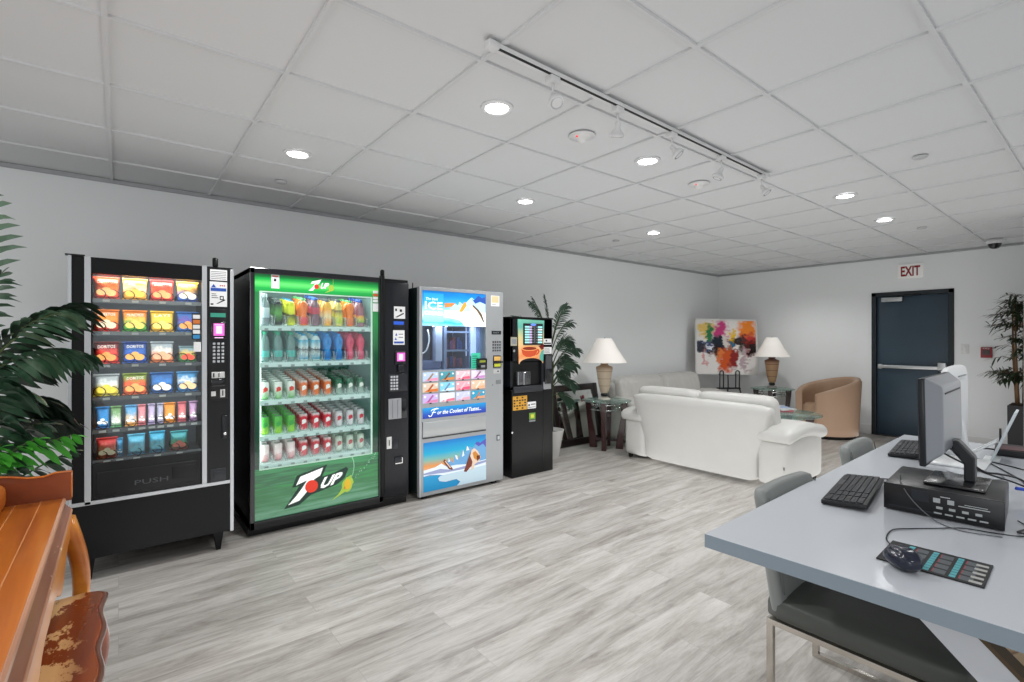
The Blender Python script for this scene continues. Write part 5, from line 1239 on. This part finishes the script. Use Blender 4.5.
# panel: screen towards +Y
Mt = Matrix.Translation((-.005,.052,.085)) @ Matrix.Rotation(math.radians(-1),4,'X')
f = MB(); f.box(-.255,.255,-.006,.012,0,.292,bev=.004,M=Mt); f.build('bezel', mat('bezel_black','#14171c',.3), mo)
def bf(p): 
    return Mt @ p
m = MB(); A_ = [(-.245,.008),(.245,.008),(.245,.292),(-.245,.292)]; B_ = [(-.20,.04),(.20,.04),(.20,.262),(-.20,.262)]
vsA = [Mt @ Vector((x,-.006,z)) for x, z in A_]; vsB = [Mt @ Vector((x,-.045,z)) for x, z in B_]
m._add(vsA+vsB, [(4,5,6,7)]+[(k,(k+1)%4,4+(k+1)%4,4+k) for k in range(4)]); m.build('rear_housing', mat('rear_grey','#83878d',.3,coat=.4), mo, bevel=.008)
MB().box(-.248,.248,.012,.014,.012,.288,M=Mt).build('screen', mat('screen_grey','#30343a',.15), mo)
f = MB(); f.box(-.16,.16,-.0465,-.0445,.235,.24,M=Mt); f.build('vent_slot', DARKP, mo)

mo2 = thing('computer_monitor', 'white-backed monitor farther along the desk, half hidden by the black one', 'monitor', (3.20,.505,.75), math.radians(2))
MB().box(-.13,.13,-.09,.12,0,.012,bev=.004).build('base', mat('mon_white','#dcdedf',.3), mo2)
MB().prism([(-.03,.01),(.01,.01),(.03,.2),(.0,.22)], -.04, .04, plane='YZ').build('stand_neck', _M['mon_white'], mo2, bevel=.004)
MB().puff(-.26,.26,.01,.05,.10,.465,r=.018,puff=.012,n=8).build('rear_housing', _M['mon_white'], mo2)
MB().box(-.255,.255,.049,.056,.105,.46,bev=.002).build('screen', mat('screen_dark','#22262a',.2), mo2)
MB().box(-.1,.1,-.002,.004,.425,.43).build('vent_slot', GREYP, mo2)

# ---- white stand at right + black device + cables
ws = thing('tablet_on_stand', 'slim white tablet leaning upright on a white stand at the right edge', 'tablet', (3.42,.43,.75), math.radians(3))
MB().box(-.08,.08,-.005,.005,.003,.268,bev=.002,M=Matrix.Rotation(math.radians(19),4,'X')).build('tablet_body', mat('tablet_white','#cfd8dc',.3), ws)
f = MB(); f.tube([(-.05,-.02,.10),(-.05,.10,.004),(.05,.10,.004),(.05,-.02,.10)], .005, 6); f.box(-.06,.06,-.03,.03,0,.009,bev=.003); f.build('stand', _M['mon_white'], ws)
dv = thing('black_router', 'flat black network box with reddish lid at the far right of the desk', 'router', (3.67,.36,.75), .1)
MB().box(-.11,.11,-.09,.09,.003,.035,bev=.004).build('case', DARKP, dv); MB().box(-.10,.03,-.08,.08,.0345,.038).build('lid', mat('dull_maroon','#4c2c30',.4), dv)
for (x,y) in ((-.08,-.07),(.08,.07)): MB().tube([(x,y,.03),(x,y,.12)], .005, 6).build('antenna', DARKP, dv)
CB = mat('cable_black','#17181a',.4); CG = mat('cable_grey','#5a5c60',.4); CBL = mat('cable_blue','#2c4fc0',.4)
def cable(label, pts, r=.003, m=CB, n=8):
    o = MB().tube(smooth_pts(pts, n), r, 7).build('cable', m); tag(o, label, 'cable', 'cables trailing over the desk'); return o
cable('thick black cable drooping from the black monitor to the right edge', [(2.30,.42,.985),(2.33,.36,.93),(2.39,.32,.885),(2.44,.285,.875),(2.52,.24,.85),(2.56,.19,.80),(2.6,.1,.754)], .0035)
cable('second black cable running behind the monitor stand towards the right', [(2.60,.48,.90),(2.64,.42,.86),(2.70,.36,.82),(2.76,.29,.79),(2.80,.2,.757),(2.85,.05,.7535)], .0035)
cable('grey cord arching over the front of the desktop computer', [(2.50,.60,.7535),(2.40,.565,.80),(2.28,.535,.852),(2.16,.505,.848),(2.118,.46,.80),(2.10,.40,.757),(2.06,.33,.7535),(2.09,.24,.7535)], .0018, CG)
cable('thin mouse cord curving over the white desktop to the computer', [(1.645,.392,.772),(1.70,.41,.766),(1.80,.455,.7535),(1.90,.465,.7535),(1.96,.43,.7535),(2.02,.385,.7535),(2.09,.33,.7535),(2.115,.26,.7535),(2.15,.20,.7535),(2.24,.19,.7535),(2.32,.23,.7535)], .0018)
cable('black cable loop beside the right end of the desktop computer', [(2.44,.22,.78),(2.36,.20,.757),(2.25,.20,.7545),(2.17,.215,.7565),(2.20,.175,.7565),(2.35,.16,.7565),(2.5,.18,.7535)], .003)
cable('keyboard cable from the near keyboard to behind the computer', [(2.47,.70,.765),(2.52,.70,.757),(2.57,.66,.7535),(2.60,.60,.7535),(2.58,.52,.7535),(2.54,.46,.7535)], .0025)
cable('blue network cable end at the right edge of the desk', [(2.60,.262,.80),(2.63,.235,.795),(2.68,.20,.79),(2.74,.15,.757)], .0065, CBL)
cable('black adapter cable with thick plug beyond the white monitor', [(3.63,.50,.765),(3.66,.47,.765),(3.70,.42,.757),(3.80,.33,.7535),(3.85,.2,.7535)], .004)
cable('dark cable with plug lying between the white monitor and the tablet', [(3.40,.555,.757),(3.38,.50,.757),(3.36,.46,.7535),(3.30,.36,.7535),(3.22,.28,.7535),(3.1,.24,.7535)], .003)
cable('thin looped cable lying behind the monitor stand', [(2.95,.52,.7535),(2.88,.42,.7535),(2.95,.34,.7535),(3.05,.36,.7535),(3.04,.44,.7535),(2.96,.46,.7535)], .002, CG)
cable('black cable crossing the desk below the white tablet', [(3.30,.42,.7535),(3.10,.33,.7535),(2.98,.28,.7535),(2.85,.25,.7535),(2.75,.15,.7535)], .003)
bx_ = thing('cardboard_box', 'tan cardboard box with dark smudges on the floor under the desk', 'box', (2.75,.10,0), .05)
MB().box(-.25,.25,-.26,.26,0,.40,bev=.004).build('carton', ramp_mat('smudged_card', [(0,'#b89c78'),(.42,'#c8b090'),(.5,'#8a6a58'),(.58,'#ccb698'),(1,'#bfa684')], 'Z', .7, warp=2.2, wscale=3.2), bx_)
MB().box(-.2505,.2505,-.03,.03,.3,.4008).build('tape', mat('box_tape','#b49a70',.3), bx_)

# ================================================================== PIANO AND BENCH
WD = wood_mat('worn_walnut', '#9a4a12', '#bd661c', '#d2822e', (7,.8,7), .28, worn=.10, worn_col='#e0a878')
WD2 = wood_mat('walnut_panel', '#5c2a14', '#7c3a1a', '#9c5024', (1.2,7,5), .32)
WDL = wood_mat('worn_edge', '#9a6248', '#c08a68', '#d8a888', (5,.8,5), .45, worn=.2, worn_col='#e8cba8')
WDG = wood_mat('golden_wood', '#a85c18', '#cc8028', '#e09a44', (5,.8,5), .3)
pn = thing('wooden_piano', 'orange-brown wooden upright piano with worn moulded lid at the left edge', 'piano', (0,0,0))
ya, yb = .92, 2.33
MB().box(-.74,-.150,ya,yb,.783,.80,bev=.003).build('lid', WD, pn)
f = MB()
for x in (-.205,-.268): f.box(x-.0016, x+.0016, ya+.002, yb-.002, .7995,.8008)
f.build('lid_seam', mat('seam_pale','#c07c48',.5), pn)
def strip(prof, name, m):   # moulding run along Y with a profile in x,z
    mm = MB(); mm.prism([(x, z) for x, z in prof], ya, yb, plane='XZ'); return mm.build(name, m, pn)
strip([(-.151,.801),(-.149,.802),(-.144,.799),(-.142,.792),(-.144,.785),(-.151,.783)], 'upper_moulding', WDL)
strip([(-.151,.7829),(-.149,.7829),(-.145,.774),(-.138,.765),(-.130,.757),(-.151,.755)], 'cove_moulding', wood_mat('worn_brown','#6c3c28','#8c5438','#a8704c',(5,.8,5),.4,worn=.18,worn_col='#d8b090'))
strip([(-.151,.7549),(-.129,.7549),(-.126,.75),(-.128,.7452),(-.151,.7452)], 'lower_moulding', WDL)
ap = MB(); pts = [(ya,.745),(yb,.745),(yb,.60)]
for k in range(25):
    y_ = yb-.06 - (yb-ya-.12)*k/24; u = k/24
    pts.append((y_, .655 + .03*math.cos(u*4*PI) - .012*math.cos(u*8*PI)))
pts.append((ya,.60)); ap.prism(pts, -.15, -.1285, plane='YZ'); ap.build('apron', WDG, pn)
f = MB(); f.box(-.74,-.16,yb-.02,yb,.60,.745); f.box(-.74,-.16,ya,ya+.02,.60,.745); f.box(-.74,-.70,ya,yb,.2,.745); f.build('case', WD2, pn)
for yy in (yb, ya+.022):
    f = MB(); pr = [(-.128,.79),(-.128,.893),(-.170,.893),(-.173,.889),(-.20,.884),(-.24,.886),(-.28,.897),(-.33,.905),(-.40,.90),(-.50,.90),(-.74,.90),(-.74,.79)]
    f.prism(pr, yy-.022, yy); e_ = f.build('end_board', WD2 if yy == yb else WD, pn, bevel=.003)
    if yy == yb:
        rim = MB().tube([(-.129,yy-.023,.892),(-.170,yy-.023,.893),(-.20,yy-.023,.884),(-.24,yy-.023,.886),(-.28,yy-.023,.896),(-.33,yy-.023,.904),(-.5,yy-.023,.90)], .0035, 6); rim.tube([(-.128,yy-.02,.80),(-.128,yy-.02,.893)], .003, 6)
        rim.build('rim', WD, e_)
        MB().puff(-.50,-.285,yy-.19,yy-.022,.795,.885,r=.03,puff=0,n=6).build('corner_block', WD, e_)
def cab_leg(x, y, ztop, s, name, parent, m, bul=.045, wdt=.055, dirx=1):
    mm = MB(); n = 18; rings = []
    for k in range(n+1):
        t = k/n; z = ztop*(1-t)
        off = bul*math.sin(PI*min(1,t*1.55))*(1 if t < .645 else 0) - .018*math.sin(PI*max(0,(t-.645)/.355)) + (.02 if t > .96 else 0)
        hw = wdt*(.5-.20*min(1,t*1.1)) + (.006 if t > .93 else 0)
        hx = hw*s
        rings.append([mm.bm.verts.new((x+dirx*off+a*hx, y+b*hw, z)) for a, b in ((-1,-.6),(-.6,-1),(.6,-1),(1,-.6),(1,.6),(.6,1),(-.6,1),(-1,.6))])
    for A_, B_ in zip(rings, rings[1:]):
        for q in range(8):
            fc = mm.bm.faces.new([A_[q],A_[(q+1)%8],B_[(q+1)%8],B_[q]]); fc.smooth = True
    mm.bm.faces.new(rings[0]); mm.bm.faces.new(rings[-1][::-1])
    return mm.build(name, m, parent)
for (x, y) in ((-.145, yb-.05),(-.145, ya+.05)): cab_leg(x, y, .74, 1, 'leg', pn, WDG)
for (x, y) in ((-.70, yb-.05),(-.70, ya+.05)): MB().box(x-.03,x+.03,y-.03,y+.03,0,.62,bev=.004).build('leg', WD2, pn)

bn = thing('piano_bench', 'wooden piano bench with a badly worn brown seat beside the piano', 'bench', (0,0,0))
WB = wood_mat('worn_bench', '#4c1f14', '#7c3414', '#a8541c', (3,.8,3), .25, worn=.53, worn_col='#d9a870')
pts = []
def edge_pts():
    P = []
    xa, xb, y0_, y1_ = -.46, -.045, 1.42, 2.245
    for k in range(21): t = k/20; P.append((xb - .0*t + .006*math.cos(t*6*PI), y0_+.03+(y1_-y0_-.06)*t))
    P += [(xb-.012, y1_-.008),(xb-.03,y1_)]
    for k in range(11): t = k/10; P.append((xb-.05-(xb-xa-.1)*t, y1_+.004*math.cos(t*4*PI)))
    P += [(xa,y1_-.03),(xa,y0_+.03),(xa+.03,y0_),(xb-.03,y0_)]
    return P
MB().prism(edge_pts(), .455, .48, plane='XY').build('seat', WB, bn, bevel=.005)
f = MB(); P = edge_pts(); f.tube([(x+(.004 if x > -.2 else 0), y, .468) for x, y in P], .0085, 6, close=True); f.build('seat_moulding', wood_mat('bench_edge','#5a3428','#80584a','#a88878',(5,.8,5),.35), bn)
f = MB(); f.box(-.42,-.10,1.46,2.19,.385,.456); f.build('seat_rail', WD2, bn, bevel=.004)
for (x, y, dx) in ((-.085,2.19,1),(-.085,1.47,1),(-.42,2.19,-1),(-.42,1.47,-1)): cab_leg(x, y, .455, 1, 'leg', bn, WD2, bul=.035, wdt=.06, dirx=dx)

# ================================================================== LIGHT, CAMERA
w = bpy.data.worlds.new('room_surroundings'); SC.world = w; w.use_nodes = True
w.node_tree.nodes['Background'].inputs[0].default_value = lin('#f4f7fa'); w.node_tree.nodes['Background'].inputs[1].default_value = .80
lamp('rear_fill_light', 'AREA', (-2.4,-1.6,1.9), 48, 2.2, 1.6, (.97,.985,1), (math.radians(72),0,math.radians(-48)))  # soft fill added behind the camera to brighten the room; no window built
lamp('room_fill', 'AREA', (4.0,2.3,.03), 46, 8.0, 2.4, (1,1,1), (PI,0,0))
cam = bpy.data.cameras.new('camera'); co = bpy.data.objects.new('camera', cam); COL.objects.link(co); SC.camera = co
cam.sensor_width = 36; cam.lens = 36*493/1024; cam.clip_start = .02
co.location = (0,0,1.35); co.rotation_euler = (PI/2, 0, math.radians(51.4-90))
cam.shift_y = (340-341)/1024
SC.view_settings.view_transform = 'Standard'; SC.view_settings.look = 'None'; SC.view_settings.exposure = 0
SC.cycles.max_bounces = 8; SC.cycles.transparent_max_bounces = 16; SC.cycles.use_denoising = True
SC.cycles.sample_clamp_indirect = 4
